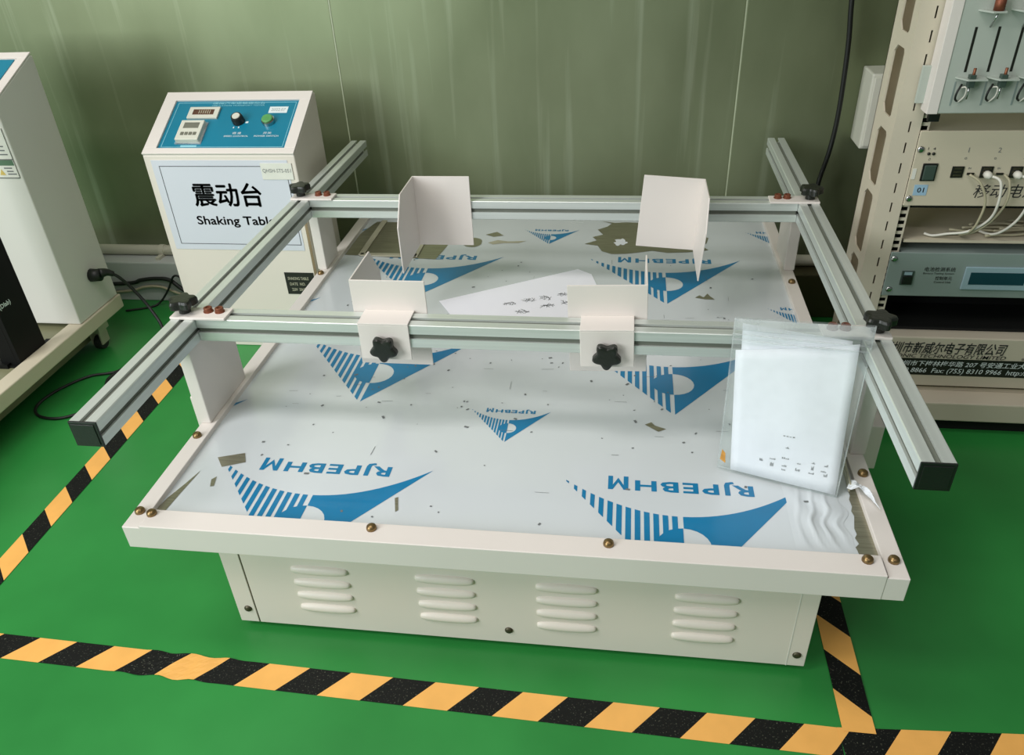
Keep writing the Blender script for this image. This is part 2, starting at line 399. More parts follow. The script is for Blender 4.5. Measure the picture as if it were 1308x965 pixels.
def pl(x, y): return (CX + (x-CX)*1.007, CY + (y-CY)*1.007)      # positions measured 6 mm higher, carried down to the plate

# ---- printed emblems on the film
def clip(bm, x0, x1):
    for co, no in (((x0,0,0), (-1,0,0)), ((x1,0,0), (1,0,0))):
        g = bm.verts[:]+bm.edges[:]+bm.faces[:]
        bmesh.ops.bisect_plane(bm, geom=g, plane_co=co, plane_no=no, clear_outer=True)
def clip_y(bm, y0):
    bmesh.ops.bisect_plane(bm, geom=bm.verts[:]+bm.edges[:]+bm.faces[:], plane_co=(0,y0,0), plane_no=(0,-1,0), clear_outer=True)
def emblem(ax, ay, k):
    """swoosh triangle with striped left wing, half-disc eye and inverted lettering; ax, ay = its lower apex"""
    bm = B(); z = PLZ + 0.0004
    cur = lambda x: 0.168 + 0.079*(abs(x)/0.193)**2
    low = lambda x: 1.28*abs(x)
    P = lambda x, y, dz=0: (ax+x*k, ay+y*k, z+dz)
    # solid right wing with the round notch
    pts = []
    n = 14
    for i in range(n+1): x = 0.003+(0.193-0.003)*i/n; pts.append(P(x, cur(x)))
    pts.append(P(0.002, 0.002)); 
    for i in range(13):
        a = -math.pi/2 + math.pi*i/12; pts.append(P(0.003+0.040*math.cos(a), 0.105+0.037*math.sin(a)))
    flat(bm, pts)
    # striped left wing
    ns = 13
    for i in range(ns):
        xc = -0.1845 + i*0.01455; wd = 0.0024 + 0.0004*min(i, 5)
        xa, xb = xc-wd, xc+wd
        ta, tb = cur(xa), cur(xb); la, lb_ = low(xa), low(xb)
        if la >= ta: continue
        flat(bm, [P(xa, la), P(xb, min(lb_, tb)), P(xb, tb), P(xa, ta)])
    hd = [None]
    for i in range(13):
        a = math.pi/2 + math.pi*i/12; hd.append(P(0.0020+0.041*math.cos(a), 0.105+0.037*math.sin(a), 0.0001))
    flat(bm, hd[1:])
    # lettering, turned round so that it reads from the far side
    MT = Matrix.Translation((ax+0.120*k, ay+0.2585*k, z)) @ Matrix.Rotation(math.pi, 4, 'Z')
    text_bm(bm, 'RJPEBH', MT, w=0.192*k, h=0.034*k, bold=0.028, spacing=1.15)
    mx0, mw, mh, ms = 0.2030*k, 0.0335*k, 0.0338*k, 0.0078*k        # the last letter, drawn stroke by stroke
    for q in ([(0, 0), (ms, 0), (ms, mh), (0, mh)], [(mw-ms, 0), (mw, 0), (mw, mh), (mw-ms, mh)], [(ms, mh), (ms, mh*0.66), (mw/2, mh*0.12), (mw/2, mh*0.46)], [(mw-ms, mh), (mw/2, mh*0.46), (mw/2, mh*0.12), (mw-ms, mh*0.66)]):
        flat(bm, [(mx0+u, v, 0) for u, v in q], M=MT)
    clip(bm, 0.0300, 1.1700); clip_y(bm, 0.0385)
    for f in bm.faces:
        f.normal_update()
        if f.normal.z < 0: f.normal_flip()
    if len(bm.faces): obj('printed_emblem', bm, 'print_blue', plate)
for ax in (0.281, 0.888):
    for ay in (-0.063, 0.375, 0.814): emblem(*pl(ax, ay), 1.0)
for ax in (-0.022, 0.583, 1.188):
    for ay in (0.271, 0.709, 1.147): emblem(*pl(ax, ay), 0.40)

# ---- bare steel where the film is gone, scuffs and scraps
def blob(cx, cy, rx, ry, n=26, rough=0.25, seed=1):
    r = random.Random(seed); ph = [r.uniform(0, 6.28) for _ in range(4)]
    return [(cx+rx*math.cos(a)*(1+rough*(0.5*math.sin(3*a+ph[0])+0.35*math.sin(5*a+ph[1])+0.3*math.sin(9*a+ph[2]))), cy+ry*math.sin(a)*(1+rough*(0.5*math.sin(4*a+ph[3])+0.3*math.sin(7*a+ph[0])))) for a in (2*math.pi*i/n for i in range(n))]
def patch(poly, m='bare_steel', dz=0.0007, name='bare_patch'):
    return obj(name, flat(B(), [(*pl(*p), PLZ+dz) for p in poly]), m, plate)
# large ragged patch behind the right stop
jag = [(0.722,1.312),(0.76,1.300),(0.79,1.306),(0.86,1.300),(0.91,1.309),(0.96,1.297),(0.99,1.27),(0.985,1.23),(1.012,1.20),(1.004,1.165),(0.99,1.15),(1.006,1.121),(0.95,1.105),(0.90,1.10),(0.86,1.112),(0.82,1.098),(0.79,1.090),(0.755,1.087),(0.728,1.105),(0.716,1.14),(0.68,1.150),(0.712,1.175),(0.700,1.198),(0.728,1.215),(0.712,1.250),(0.738,1.272),(0.75,1.295)]
patch(jag)
patch(blob(0.775, 1.165, 0.016, 0.022, seed=3, rough=0.5), 'film_white', 0.0010, 'film_scrap')
patch(blob(0.372, 1.150, 0.027, 0.032, rough=0.06, seed=5)); 
patch([(0.40,1.205),(0.43,1.225),(0.452,1.20),(0.425,1.19)])
patch([(0.415,1.15),(0.44,1.168),(0.47,1.160),(0.52,1.165),(0.50,1.15),(0.46,1.148),(0.43,1.138)], 'tray_film')
patch([(0.076,0.187),(0.121,0.203),(0.133,0.178),(0.095,0.162)])
patch([(0.092,0.128),(0.098,0.136),(0.104,0.112),(0.098,0.110)])
patch([(0.424,0.108),(0.429,0.111),(0.437,0.080),(0.433,0.076)])
patch([(0.834,0.342),(0.846,0.350),(0.852,0.340),(0.872,0.331),(0.858,0.322)])
patch([(0.955,0.850),(0.966,0.862),(0.975,0.852),(0.985,0.872),(0.990,0.858),(1.000,0.842),(0.978,0.842)])
patch([(1.1715,0.215),(1.160,0.206),(1.156,0.192),(1.1565,0.176),(1.153,0.166),(1.154,0.150),(1.1505,0.139),(1.1525,0.128),(1.149,0.112),(1.1465,0.100),(1.1475,0.088),(1.143,0.080),(1.146,0.068),(1.1395,0.060),(1.141,0.052),(1.136,0.046),(1.1715,0.040)])
patch([(0.032,0.042),(0.050,0.042),(0.054,0.085),(0.062,0.150),(0.050,0.110),(0.038,0.075)])
# uncovered rectangle with a clear folded sheet, back left
patch([(0.036,1.056),(0.140,1.046),(0.235,1.040),(0.292,1.036),(0.310,1.150),(0.312,1.285),(0.060,1.290),(0.036,1.2)])
b = B()
for a, c in (((0.085,1.058),(0.080,1.290)), ((0.085,1.058),(0.232,1.052)), ((0.232,1.052),(0.235,1.285))):
    box(b, min(pl(*a)[0],pl(*c)[0])-0.006, max(pl(*a)[0],pl(*c)[0])+0.006, min(pl(*a)[1],pl(*c)[1])-0.006, max(pl(*a)[1],pl(*c)[1])+0.006, PLZ+0.0009, PLZ+0.004)
ft = obj('clear_tray', b, 'tray_film', None, bev=0.0015); tag(ft, 'flat clear plastic edging strip lying on the bare steel at the back left corner', 'plastic strip')
# scuffs and specks: uncountable
b = B(); r = random.Random(11)
for i in range(170):
    x = r.uniform(0.10, 1.10); y = r.choice((r.uniform(0.06, 0.60), r.uniform(0.30, 0.56), r.uniform(0.70, 1.05)))
    if r.random() < 0.75:
        w = r.uniform(0.0008, 0.0024); l = w*r.uniform(0.7, 2.0); a = r.uniform(0, 3.14)
    else:
        w = r.uniform(0.0003, 0.0005); l = r.uniform(0.004, 0.014); a = r.choice((0.0, 0.1, 1.5, 1.6))
    c, s = math.cos(a), math.sin(a)
    flat(b, [(x+c*u*l-s*v*w, y+s*u*l+c*v*w, PLZ+0.0008) for u, v in ((-1,-1),(1,-1),(1,1),(-1,1))])
so = obj('scuff_marks', b, 'ink_soft', plate); so['kind'] = 'stuff'
# wrinkled, lifted film along the right front corner
b = B(); nx, ny = 26, 40; g = []
r = random.Random(4)
for i in range(nx+1):
    row = []
    for j in range(ny+1):
        u, v = i/nx, j/ny; x = 1.055+(0.086+0.004*math.sin(v*13)+0.003*math.sin(v*23+1))*u; y = 0.0405+0.175*v
        e = math.sin(math.pi*u)*math.sin(math.pi*v)
        h = 0.0012 + e*0.0036*(max(0, math.sin(u*26+3*math.sin(v*5)+v*4))**3) + e*0.0015*math.sin(u*11+v*9)
        row.append(b.verts.new((x, y, PLZ+0.0002+h*min(1, 6*min(u, 1.05-u, v+0.02, 1.02-v)))))
    g.append(row)
for i in range(nx):
    for j in range(ny): b.faces.new((g[i][j], g[i+1][j], g[i+1][j+1], g[i][j+1]))
obj('wrinkled_film', b, 'film', plate, smooth=True)

# ---- posts between ledges and rails
def post(x0, x1, y0, y1):
    b = B(); box(b, x0, x1, y0, y1, 0.0, ZR-S); o = obj('rail_post', b, 'white_paint', T, bev=0.002)
    s = 1 if x0 < 0.5 else -1
    return o
post(-0.004, 0.020, 0.280, 0.440); post(-0.004, 0.020, 0.955, 1.050)
post(1.177, 1.203, 0.278, 0.440); post(1.177, 1.203, 1.000, 1.120)
b = B(); box(b, 1.2005, 1.246, 0.335, 0.420, -0.075, 0.020); obj('post_gusset', b, 'white_paint', T, bev=0.002)
b = B(); box(b, -0.046, -0.0005, 0.335, 0.420, -0.075, 0.020); obj('post_gusset', b, 'white_paint', T, bev=0.002)
# ---- slotted aluminium extrusions
def extr_poly():
    h = S/2; w, t, u, d = 0.0048, 0.0040, 0.0095, 0.0125; c = 0.0012
    side = [(-h+c, -h), (-w, -h), (-w, -h+t), (-u, -h+t), (-u, -h+d-0.004), (-u+0.005, -h+d), (u-0.005, -h+d), (u, -h+d-0.004), (u, -h+t), (w, -h+t), (w, -h), (h-c, -h)]
    out = []
    for k in range(4):
        a = k*math.pi/2; cs, sn = round(math.cos(a)), round(math.sin(a))
        out += [(x*cs-y*sn, x*sn+y*cs) for x, y in side]
    return out
EP = extr_poly()
def extr(name, axis, c1, c2, a0, a1, m):
    return obj(name, prism(B(), [(c1+p, c2+q) for p, q in EP], axis, a0, a1), m, T)
ZC = ZR - S/2
railL = extr('side_rail', 'y', XL+S/2, ZC, 0.0030, 1.385, 'aluminium')
railR = extr('side_rail', 'y', XR+S/2, ZC, 0.0030, 1.396, 'aluminium')
for r_, x in ((railL, XL), (railR, XR)):
    b = B(); box(b, x, x+S, 0.0, 0.0030, ZR-S, ZR); box(b, x+0.004, x+S-0.004, -0.0012, 0.0, ZR-S+0.004, ZR-0.004); obj('end_cap', b, 'black_plastic', r_, bev=0.0012)
def slot_shades(o, axis, c1, c2, a0, a1, sides):
    for (p, q) in sides:      # recessed grey strip that paints the shade inside a slot; (p, q) = outward direction in the section
        d0, d1 = S/2-0.0062, S/2-0.0045; w = 0.0052
        if p: u0, u1, v0, v1 = sorted((c1+p*d0, c1+p*d1)) + [c2-w, c2+w]
        else: u0, u1, v0, v1 = [c1-w, c1+w] + sorted((c2+q*d0, c2+q*d1))
        b = B(); box(b, u0, u1, a0, a1, v0, v1) if axis == 'y' else box(b, a0, a1, u0, u1, v0, v1)
        obj('slot_shade', b, 'slot_shade_grey', o)
slot_shades(railL, 'y', XL+S/2, ZC, 0.0031, 1.360, ((0, 1), (1, 0)))
slot_shades(railR, 'y', XR+S/2, ZC, 0.0031, 1.370, ((0, 1), (-1, 0)))
bars = []
for y in (YBF, YBB):
    bars.append(extr('cross_bar', 'x', y+S/2, ZC, XL+S+0.001, XR-0.001, 'aluminium_cross'))
    slot_shades(bars[-1], 'x', y+S/2, ZC, XL+S+0.002, XR-0.002, ((0, 1), (-1, 0)))
# ---- star knobs and bolts
def star_bm(R, h0, h1, dom=True):
    bm = B(); n = 50; prof = [(0.80, h0), (1.0, h0+0.16*(h1-h0)), (1.0, h0+0.72*(h1-h0)), (0.90, h1-0.04*(h1-h0)), (0.72, h1)]
    rings = []
    for k, z in prof:
        rings.append([bm.verts.new((R*k*(1+0.17*math.cos(5*a))*math.cos(a), R*k*(1+0.17*math.cos(5*a))*math.sin(a), z)) for a in (2*math.pi*i/n for i in range(n))])
    for i in range(len(rings)-1):
        for k in range(n): bm.faces.new((rings[i][k], rings[i][(k+1) % n], rings[i+1][(k+1) % n], rings[i+1][k]))
    bm.faces.new(rings[0][::-1]); bm.faces.new(rings[-1])
    lathe(bm, [(0.0105, 0.0), (0.0105, h0), (0.0115, h0+0.002)], 18)
    return bm
KNOB = mesh_of('star_knob', star_bm(0.0225, 0.011, 0.028), 'knob_plastic', False)
KNOBF = mesh_of('star_knob', star_bm(0.0215, 0.004, 0.020), 'knob_plastic', False)
bb = lathe(B(), [(0.0090, 0), (0.0090, 0.0018), (0.0076, 0.0022), (0.0076, 0.0080), (0.0068, 0.0088), (0.0042, 0.0088), (0.0040, 0.0070)], 14); RBOLT = mesh_of('cap_bolt', bb, 'bolt_rust', False)
bb = lathe(B(), [(0.0082, 0), (0.0082, 0.0030), (0.0074, 0.0058), (0.0050, 0.0080), (0.0020, 0.0088), (0.0003, 0.0089)], 14); DBOLT = mesh_of('dome_bolt', bb, 'bolt_brass', True)
def joint(y, left):
    b = B()
    if left: box(b, -0.0155, 0.0885, y-0.004, y+0.036, ZR, ZR+0.0050)
    else: box(b, 1.1035, 1.2100, y-0.004, y+0.036, ZR, ZR+0.0050)
    j = obj('joint_plate', b, 'white_paint', T, bev=0.0012)
    for x in ((0.048, 0.0695) if left else (1.1225, 1.1425)): inst('cap_bolt', RBOLT, j, (x, y+0.021, ZR+0.0050))
    inst('star_knob', KNOB, j, (0.0045 if left else 1.1915, y+0.018, ZR+0.0050), (0, 0, 0.5 if left else 1.2))
for y in (YBF, YBB): joint(y, True); joint(y, False)
for x, y in ((0.039, 0.022), (0.409, 0.021), (0.777, 0.020), (1.147, 0.021)): inst('dome_bolt', DBOLT, T, (x, y+0.006, 0.0045))
for x, y in ((0.0125, 0.036), (1.1855, 0.034), (1.187, 0.227), (1.186, 0.933), (0.012, 0.240), (0.012, 0.60), (1.186, 0.60), (0.012, 0.93)): inst('dome_bolt', DBOLT, T, (x, y, 0.0))
# ---- folded corner stops clamped to the cross bars
def stop_mesh(mir):
    m = -1 if mir else 1; b = B(); t = 0.003; y0 = S+0.002
    def bx(x0, x1, *a): box(b, *sorted((m*x0, m*x1)), *a)
    bx(-0.067, 0.068, y0, y0+t, -0.109, 0.061)
    prism(b, [(y0+t, -0.109), (y0+0.165, -0.109), (y0+0.165, 0.0), (y0+0.120, 0.061), (y0+t, 0.061)], 'x', *sorted((m*-0.067, m*-0.064)))
    bx(-0.045, 0.045, -0.0040, y0, 0.0008, 0.0038)
    bx(-0.045, 0.045, -0.0040, -0.0010, -0.068, 0.0008)
    return mesh_of('corner_stop', b, 'white_paint')
ST_L, ST_R = stop_mesh(False), stop_mesh(True)
def stop(me, x, y, rz, roll):
    o = inst('corner_stop', me, T, (x, y, ZR+0.0002), (0, roll, rz)); bevel(o, 0.0008)
    k = bpy.data.objects.new('star_knob', KNOBF); COL.objects.link(k); k.parent = o; k.location = (0, -0.0040, -0.040); k.rotation_euler = (math.pi/2, 0.35, 0); ORG[k] = Vector((x, y, ZR))
    return o
stop(ST_L, 0.377, YBF, 0, 0.0)
stop(ST_R, 0.761, YBF, 0, -0.030)
stop(ST_L, 0.888, YBB+S, math.pi, -0.070)
stop(ST_R, 0.359, YBB+S, math.pi, 0.0)

# ================================================================== things on the table
# loose handwritten sheet
b = B(); sh = [(0.352,0.800),(0.672,0.990),(0.708,0.962),(0.775,0.700),(0.42,0.690)]
zz = PLZ+0.0012
prism(b, [pl(*p) for p in sh], 'z', zz, zz+0.0006)
sheet = obj('handwritten_sheet', b, 'paper', None); tag(sheet, 'white paper sheet with handwriting lying between the front clamps', 'paper')
b = B(); r = random.Random(21)
def scribble(b, x, y, w, h, z, n=3, up=(0, 1)):
    # small inked strokes, like hurried handwriting seen upside down
    for i in range(n):
        cx = x + w*(i+0.5)/n
        for _ in range(4):
            a = r.uniform(0, 3.14); l = h*r.uniform(0.25, 0.5); ox, oy = r.uniform(-0.3, 0.3)*w/n, r.uniform(-0.3, 0.3)*h
            c, s = math.cos(a), math.sin(a); t = 0.0006
            flat(b, [(cx+ox+c*u*l-s*v*t, y+oy+s*u*l+c*v*t, z) for u, v in ((-1,-1),(1,-1),(1,1),(-1,1))])
for (px, py) in ((0.510,0.795),(0.553,0.815),(0.592,0.830),(0.635,0.850),(0.600,0.790),(0.645,0.808),(0.545,0.760),(0.680,0.765),(0.690,0.785)):
    scribble(b, *pl(px, py), 0.026, 0.020, zz+0.0009)
obj('handwriting', b, 'ink_soft', sheet)['kind'] = 'stuff'

# zip bag leaning on the front bar, with two folded sheets inside
BL, BR, TL_, TR_ = Vector((0.955, 0.236, PLZ+0.004)), Vector((1.137, 0.176, PLZ+0.003)), Vector((0.963, 0.300, 0.247)), Vector((1.176, 0.292, 0.2425))
NB = ((BR-BL).cross(TL_-BL)).normalized()
if NB.y > 0: NB = -NB
def BS(s, t, off=0.0, bulge=0.010):
    p = BL*(1-s)*(1-t)+BR*s*(1-t)+TL_*(1-s)*t+TR_*s*t
    q = math.sin(math.pi*min(1, max(0, s)))*math.sin(math.pi*min(1, max(0, t*0.95+0.03)))
    wv = 0.0012*math.sin(9*s+5*t)*q
    return p + NB*(off + bulge*q + wv)
def sheet_bm(b, uv, off0, off1, bulge, n=12):
    """quad in bag coordinates -> thin curved slab"""
    lay = []
    for off in (off0, off1):
        g = []
        for i in range(n+1):
            row = []
            for j in range(n+1):
                u, v = i/n, j/n
                s = uv[0][0]*(1-u)*(1-v)+uv[1][0]*u*(1-v)+uv[3][0]*(1-u)*v+uv[2][0]*u*v
                t = uv[0][1]*(1-u)*(1-v)+uv[1][1]*u*(1-v)+uv[3][1]*(1-u)*v+uv[2][1]*u*v
                row.append(b.verts.new(BS(s, t, off, bulge)))
            g.append(row)
        lay.append(g)
    for k, g in enumerate(lay):
        for i in range(n):
            for j in range(n): b.faces.new((g[i][j], g[i+1][j], g[i+1][j+1], g[i][j+1]))
    A, C = lay
    for i in range(n):
        b.faces.new((A[i][0], A[i+1][0], C[i+1][0], C[i][0])); b.faces.new((A[i][n], A[i+1][n], C[i+1][n], C[i][n]))
        b.faces.new((A[0][i], A[0][i+1], C[0][i+1], C[0][i])); b.faces.new((A[n][i], A[n][i+1], C[n][i+1], C[n][i]))
    return b
bag = thing('zip_bag', (BL+BR)/2, 'clear plastic zip bag leaning on the front bar at the right', 'plastic bag')
b = B(); sheet_bm(b, ((0.0, 0.0), (1.0, 0.0), (1.0, 1.0), (0.0, 1.0)), 0.0050, 0.0052, 0.011, 16); obj('bag_front', b, 'bag_plastic', bag, smooth=True)
b = B(); sheet_bm(b, ((0.0, 0.0), (1.0, 0.0), (1.0, 1.0), (0.0, 1.0)), -0.0052, -0.0050, 0.0, 16); obj('bag_back', b, 'bag_plastic', bag, smooth=True)
b = B()
for t in (0.872, 0.905): tube(b, [BS(i/14, t-0.015*i/14, 0.0072, 0.011) for i in range(15)], 0.0016, 6)
obj('zip_strip', b, 'zip_plastic', bag, smooth=True)
b = B(); sheet_bm(b, ((0.0, 0.93), (1.0, 0.92), (1.0, 1.0), (0.0, 1.0)), 0.0060, 0.0062, 0.011, 10); obj('bag_flap', b, 'zip_plastic', bag, smooth=True)
b = B()
for s in (0.004, 0.996): tube(b, [BS(s, i/14, 0.0, 0.006) for i in range(15)], 0.0013, 6)
tube(b, [BS(i/14, 0.004, 0.0, 0.006) for i in range(15)], 0.0013, 6)
obj('bag_seam', b, 'zip_plastic', bag, smooth=True)
b = B(); flat(b, [BS(0.02, 0.07, 0.0075), BS(0.07, 0.05, 0.0075), BS(0.06, 0.12, 0.0075), BS(0.03, 0.14, 0.0075)]); obj('glue_spot', b, 'orange_glue', bag)
p1 = obj('folded_paper', sheet_bm(B(), ((0.115, 0.01), (0.985, 0.012), (0.915, 0.895), (0.035, 0.800)), 0.0018, 0.0036, 0.010), 'paper', None, smooth=True)
tag(p1, 'front folded white sheet with faint printed table inside the zip bag', 'paper')
p2 = obj('folded_paper', sheet_bm(B(), ((0.14, 0.03), (0.94, 0.03), (0.86, 0.905), (0.060, 0.965)), -0.0030, -0.0014, 0.006), 'paper', None, smooth=True)
tag(p2, 'rear white sheet showing above the front one in the zip bag', 'paper')
b = B(); r = random.Random(9)
for (s, t, w, h) in ((0.55,0.31,0.10,0.008),(0.55,0.235,0.03,0.012),(0.55,0.165,0.06,0.014),(0.36,0.12,0.03,0.02),(0.45,0.145,0.05,0.012),(0.45,0.10,0.03,0.03),(0.55,0.115,0.04,0.014),(0.55,0.09,0.035,0.014),(0.66,0.15,0.03,0.010),(0.66,0.105,0.04,0.02),(0.77,0.17,0.03,0.012),(0.77,0.13,0.02,0.03),(0.77,0.105,0.045,0.016),(0.87,0.165,0.03,0.016),(0.86,0.13,0.045,0.012),(0.88,0.105,0.03,0.02)):
    for k in range(4):
        ss = s + w*(k/4-0.5); hh = h*r.uniform(0.4, 1.0)
        flat(b, [BS(ss, t, 0.0040, 0.010), BS(ss+w*0.16, t, 0.0040, 0.010), BS(ss+w*0.16, t+hh, 0.0040, 0.010), BS(ss, t+hh, 0.0040, 0.010)])
obj('printed_figures', b, 'ink_soft', p1)
# torn strip of film curling over the right ledge
b = B(); n = 22; r = random.Random(5); g = []
for i in range(n+1):
    u = i/n; row = []
    for j in range(7):
        v = j/6-0.5
        x = 1.158+0.030*u+0.012*v*(1-u*0.3); y = 0.195-0.045*u+0.022*v*math.cos(u*3)
        z = 0.0035+0.010*math.sin(math.pi*u)+0.0035*math.sin(9*u+5*v)*math.sin(math.pi*u)+r.uniform(0, 0.002)
        row.append(b.verts.new((x, y, max(z, 0.0012))))
    g.append(row)
for i in range(n):
    for j in range(6): b.faces.new((g[i][j], g[i+1][j], g[i+1][j+1], g[i][j+1]))
o = obj('torn_film', b, 'film_white', None); md = o.modifiers.new('thick', 'SOLIDIFY'); md.thickness = 0.0006
tag(o, 'crumpled scrap of torn white film hanging on the right table ledge', 'film scrap')
b = B(); box(b, -0.0015, 0.0015, -0.085, 0.085, 0.0, 0.016, Mx((1.164, 0.275, PLZ+0.002), (1, 0, 0), (0.06, 1, 0)))
o = obj('lifted_strip', b, 'tray_film', None, bev=0.0006); tag(o, 'narrow brownish plastic strip standing on edge beside the zip bag', 'plastic strip')

# ================================================================== control console of the shaking table
KX0, KX1, KY0, KY1 = -0.459, -0.0465, 1.04, 1.25; KZF, KZB = 0.275, 0.378
K = thing('control_console', (-0.25, 1.14, FLOOR), 'white control console with teal panel and paper sign behind the table', 'control console')
b = B(); prism(b, [(KY0, FLOOR), (KY1, FLOOR), (KY1, KZB), (KY1-0.012, KZB+0.001), (KY0, KZF)], 'x', KX0, KX1)
obj('body', b, 'cream_paint', K, bev=0.003)
sl = Vector((0, KY1-0.012-KY0, KZB+0.001-KZF)).normalized()
MP = Mx((KX0, KY0, KZF), (1, 0, 0), sl)        # console top: u to the right, v up the slope
def onp(b, x0, x1, v0, v1, h0, h1): return box(b, x0-KX0, x1-KX0, v0, v1, h0, h1, MP)
# raised rim round the panel
b = B(); X0, X1 = KX0, KX1
onp(b, X0, X1, 0.0, 0.020, 0.0, 0.006); onp(b, X0, X1, 0.195, 0.2265, 0.0, 0.006); onp(b, X0, -0.424, 0.020, 0.195, 0.0, 0.006); onp(b, -0.076, X1, 0.020, 0.195, 0.0, 0.006)
obj('panel_rim', b, 'white_paint', K, bev=0.0012)
pan = obj('control_panel', onp(B(), -0.424, -0.076, 0.020, 0.195, 0.0, 0.0012), 'panel_teal', K)
b = B()
for (x0, x1, v0, v1) in ((-0.416,-0.0835,0.0265,0.0278), (-0.416,-0.0835,0.1880,0.1893), (-0.416,-0.4147,0.0265,0.1893), (-0.0848,-0.0835,0.0265,0.1893)): onp(b, x0, x1, v0, v1, 0.0012, 0.0016)
obj('panel_border', b, 'print_pale', pan)
b = B(); onp(b, -0.374, -0.289, 0.127, 0.168, 0.0012, 0.007); o = obj('meter_frame', b, 'plastic_ivory', pan, bev=0.001)
b = B(); onp(b, -0.361, -0.302, 0.139, 0.158, 0.007, 0.0075); obj('meter_display', b, 'display_dark', pan)
b = B()
for i in range(6): onp(b, -0.344+i*0.006, -0.342+i*0.006, 0.142, 0.155, 0.0075, 0.0078)
obj('meter_digits', b, 'tray_film', pan)
b = B(); onp(b, -0.376, -0.312, 0.040, 0.110, 0.0012, 0.016); obj('counter_body', b, 'plastic_ivory', pan, bev=0.002)
b = B(); onp(b, -0.380, -0.308, 0.036, 0.114, 0.0012, 0.005); obj('counter_bezel', b, 'clear_tape', pan, bev=0.001)
b = B(); onp(b, -0.364, -0.322, 0.080, 0.100, 0.016, 0.0165); obj('counter_display', b, 'display_grey', pan)
for i in range(4):
    b = B(); onp(b, -0.364+i*0.0115, -0.356+i*0.0115, 0.055, 0.065, 0.016, 0.0175); obj('counter_key', b, 'display_grey', pan)
kb = B(); lathe(kb, [(0.0165, 0.0012), (0.0160, 0.014), (0.0140, 0.021)], 24, MP @ Matrix.Translation((-0.226-KX0, 0.118, 0)))
kn = obj('speed_knob', kb, 'black_plastic', pan, bev=0.0005)
kb = B(); lathe(kb, [(0.0108, 0.0), (0.0100, 0.0014)], 20, MP @ Matrix.Translation((-0.226-KX0, 0.118, 0.0210))); obj('knob_cap', kb, 'plastic_ivory', pan)
b = B(); onp(b, -0.206, -0.199, 0.112, 0.118, 0.0012, 0.0018); onp(b, -0.236, -0.233, 0.094, 0.099, 0.0012, 0.0018); onp(b, -0.222, -0.219, 0.094, 0.099, 0.0012, 0.0018); obj('knob_marks', b, 'print_white', pan)
kb = B(); lathe(kb, [(0.0175, 0.0012), (0.0175, 0.010), (0.0160, 0.0125), (0.0140, 0.0125)], 24, MP @ Matrix.Translation((-0.143-KX0, 0.116, 0))); obj('button_ring', kb, 'chrome', pan)
kb = B(); lathe(kb, [(0.0145, 0.0), (0.0145, 0.003), (0.0125, 0.0045)], 24, MP @ Matrix.Translation((-0.143-KX0, 0.116, 0.0120))); obj('start_button', kb, 'button_green', pan)
b = B(); onp(b, -0.153, -0.102, 0.149, 0.172, 0.0012, 0.0017); obj('panel_sticker', b, 'print_white', pan)
b = B(); onp(b, -0.362, -0.318, 0.0262, 0.0330, 0.0012, 0.0018); obj('panel_sticker', b, 'print_pale', pan)
def ptext(s, x0, x1, v0, v1, m='print_pale', parent=pan):
    b = B(); text_bm(b, s, MP @ Matrix.Translation((x0-KX0, v0, 0.0017)), w=x1-x0, h=v1-v0, bold=0.004); obj('lettering', b, m, parent)
ptext('模拟汽车运输振动台', -0.318, -0.170, 0.1825, 0.1910); ptext('SIMULATION TRANSPORT TESTER', -0.318, -0.170, 0.1755, 0.1800)
ptext('调 速', -0.232, -0.208, 0.0720, 0.0800, 'print_white'); ptext('SPEED CONTROL', -0.253, -0.186, 0.0625, 0.0680, 'print_white')
ptext('开关', -0.148, -0.125, 0.0720, 0.0800, 'print_white'); ptext('POWER SWITCH', -0.170, -0.104, 0.0625, 0.0680, 'print_white')
ptext('2022.07', -0.147, -0.108, 0.156, 0.166, 'ink_soft')
# paper sign on the console front
ys = KY0
sign = obj('sign', box(B(), -0.440, -0.068, ys-0.0012, ys, 0.014, 0.262), 'sign_paper', K); tag(sign, 'white paper sign with black border and two-line lettering')
b = B(); x0, x1, z0, z1, w = -0.421, -0.074, 0.030, 0.247, 0.0016
yy = ys-0.0016
for (a, c, e, f) in ((x0, x1, z0, z0+w), (x0, x1, z1-w, z1), (x0, x0+w, z0, z1), (x1-w, x1, z0, z1)): flat(b, [(a, yy, e), (c, yy, e), (c, yy, f), (a, yy, f)])
obj('sign_border', b, 'ink', sign)
b = B(); heavy_text(b, '震动台', -0.347, yy, 0.1385, 0.190, 0.063, 0.0015); obj('lettering', b, 'ink', sign)
b = B(); heavy_text(b, 'Shaking Table', -0.355, yy, 0.0795, 0.220, 0.031, 0.0008); obj('lettering', b, 'ink', sign)
st = obj('asset_label', box(B(), -0.142, -0.058, ys-0.0026, ys-0.0016, 0.212, 0.255), 'sticker_white', K, bev=0.0004)
b = B(); text_bm(b, 'QHSH-STS-051', Mfront(-0.138, ys-0.0030, 0.229), w=0.076, h=0.0115); obj('lettering', b, 'ink_soft', st)
npl = obj('name_plate', box(B(), -0.142, -0.058, ys-0.0015, ys, -0.118, -0.052), 'plate_black', K)
for i, (s, w) in enumerate((('SHAKING TABLE', 0.060), ('DATE  NO.', 0.045), ('220V  50HZ', 0.040))):
    b = B(); text_bm(b, s, Mfront(-0.134+0.003*i, ys-0.0020, -0.074-0.017*i), w=w, h=0.009, bold=0.01); obj('lettering', b, 'tray_film', npl)
b = B(); box(b, KX1-0.0085, KX1-0.0010, ys-0.0008, ys+0.0004, FLOOR+0.03, 0.10); obj('door_gap', b, 'hole_dark', K)

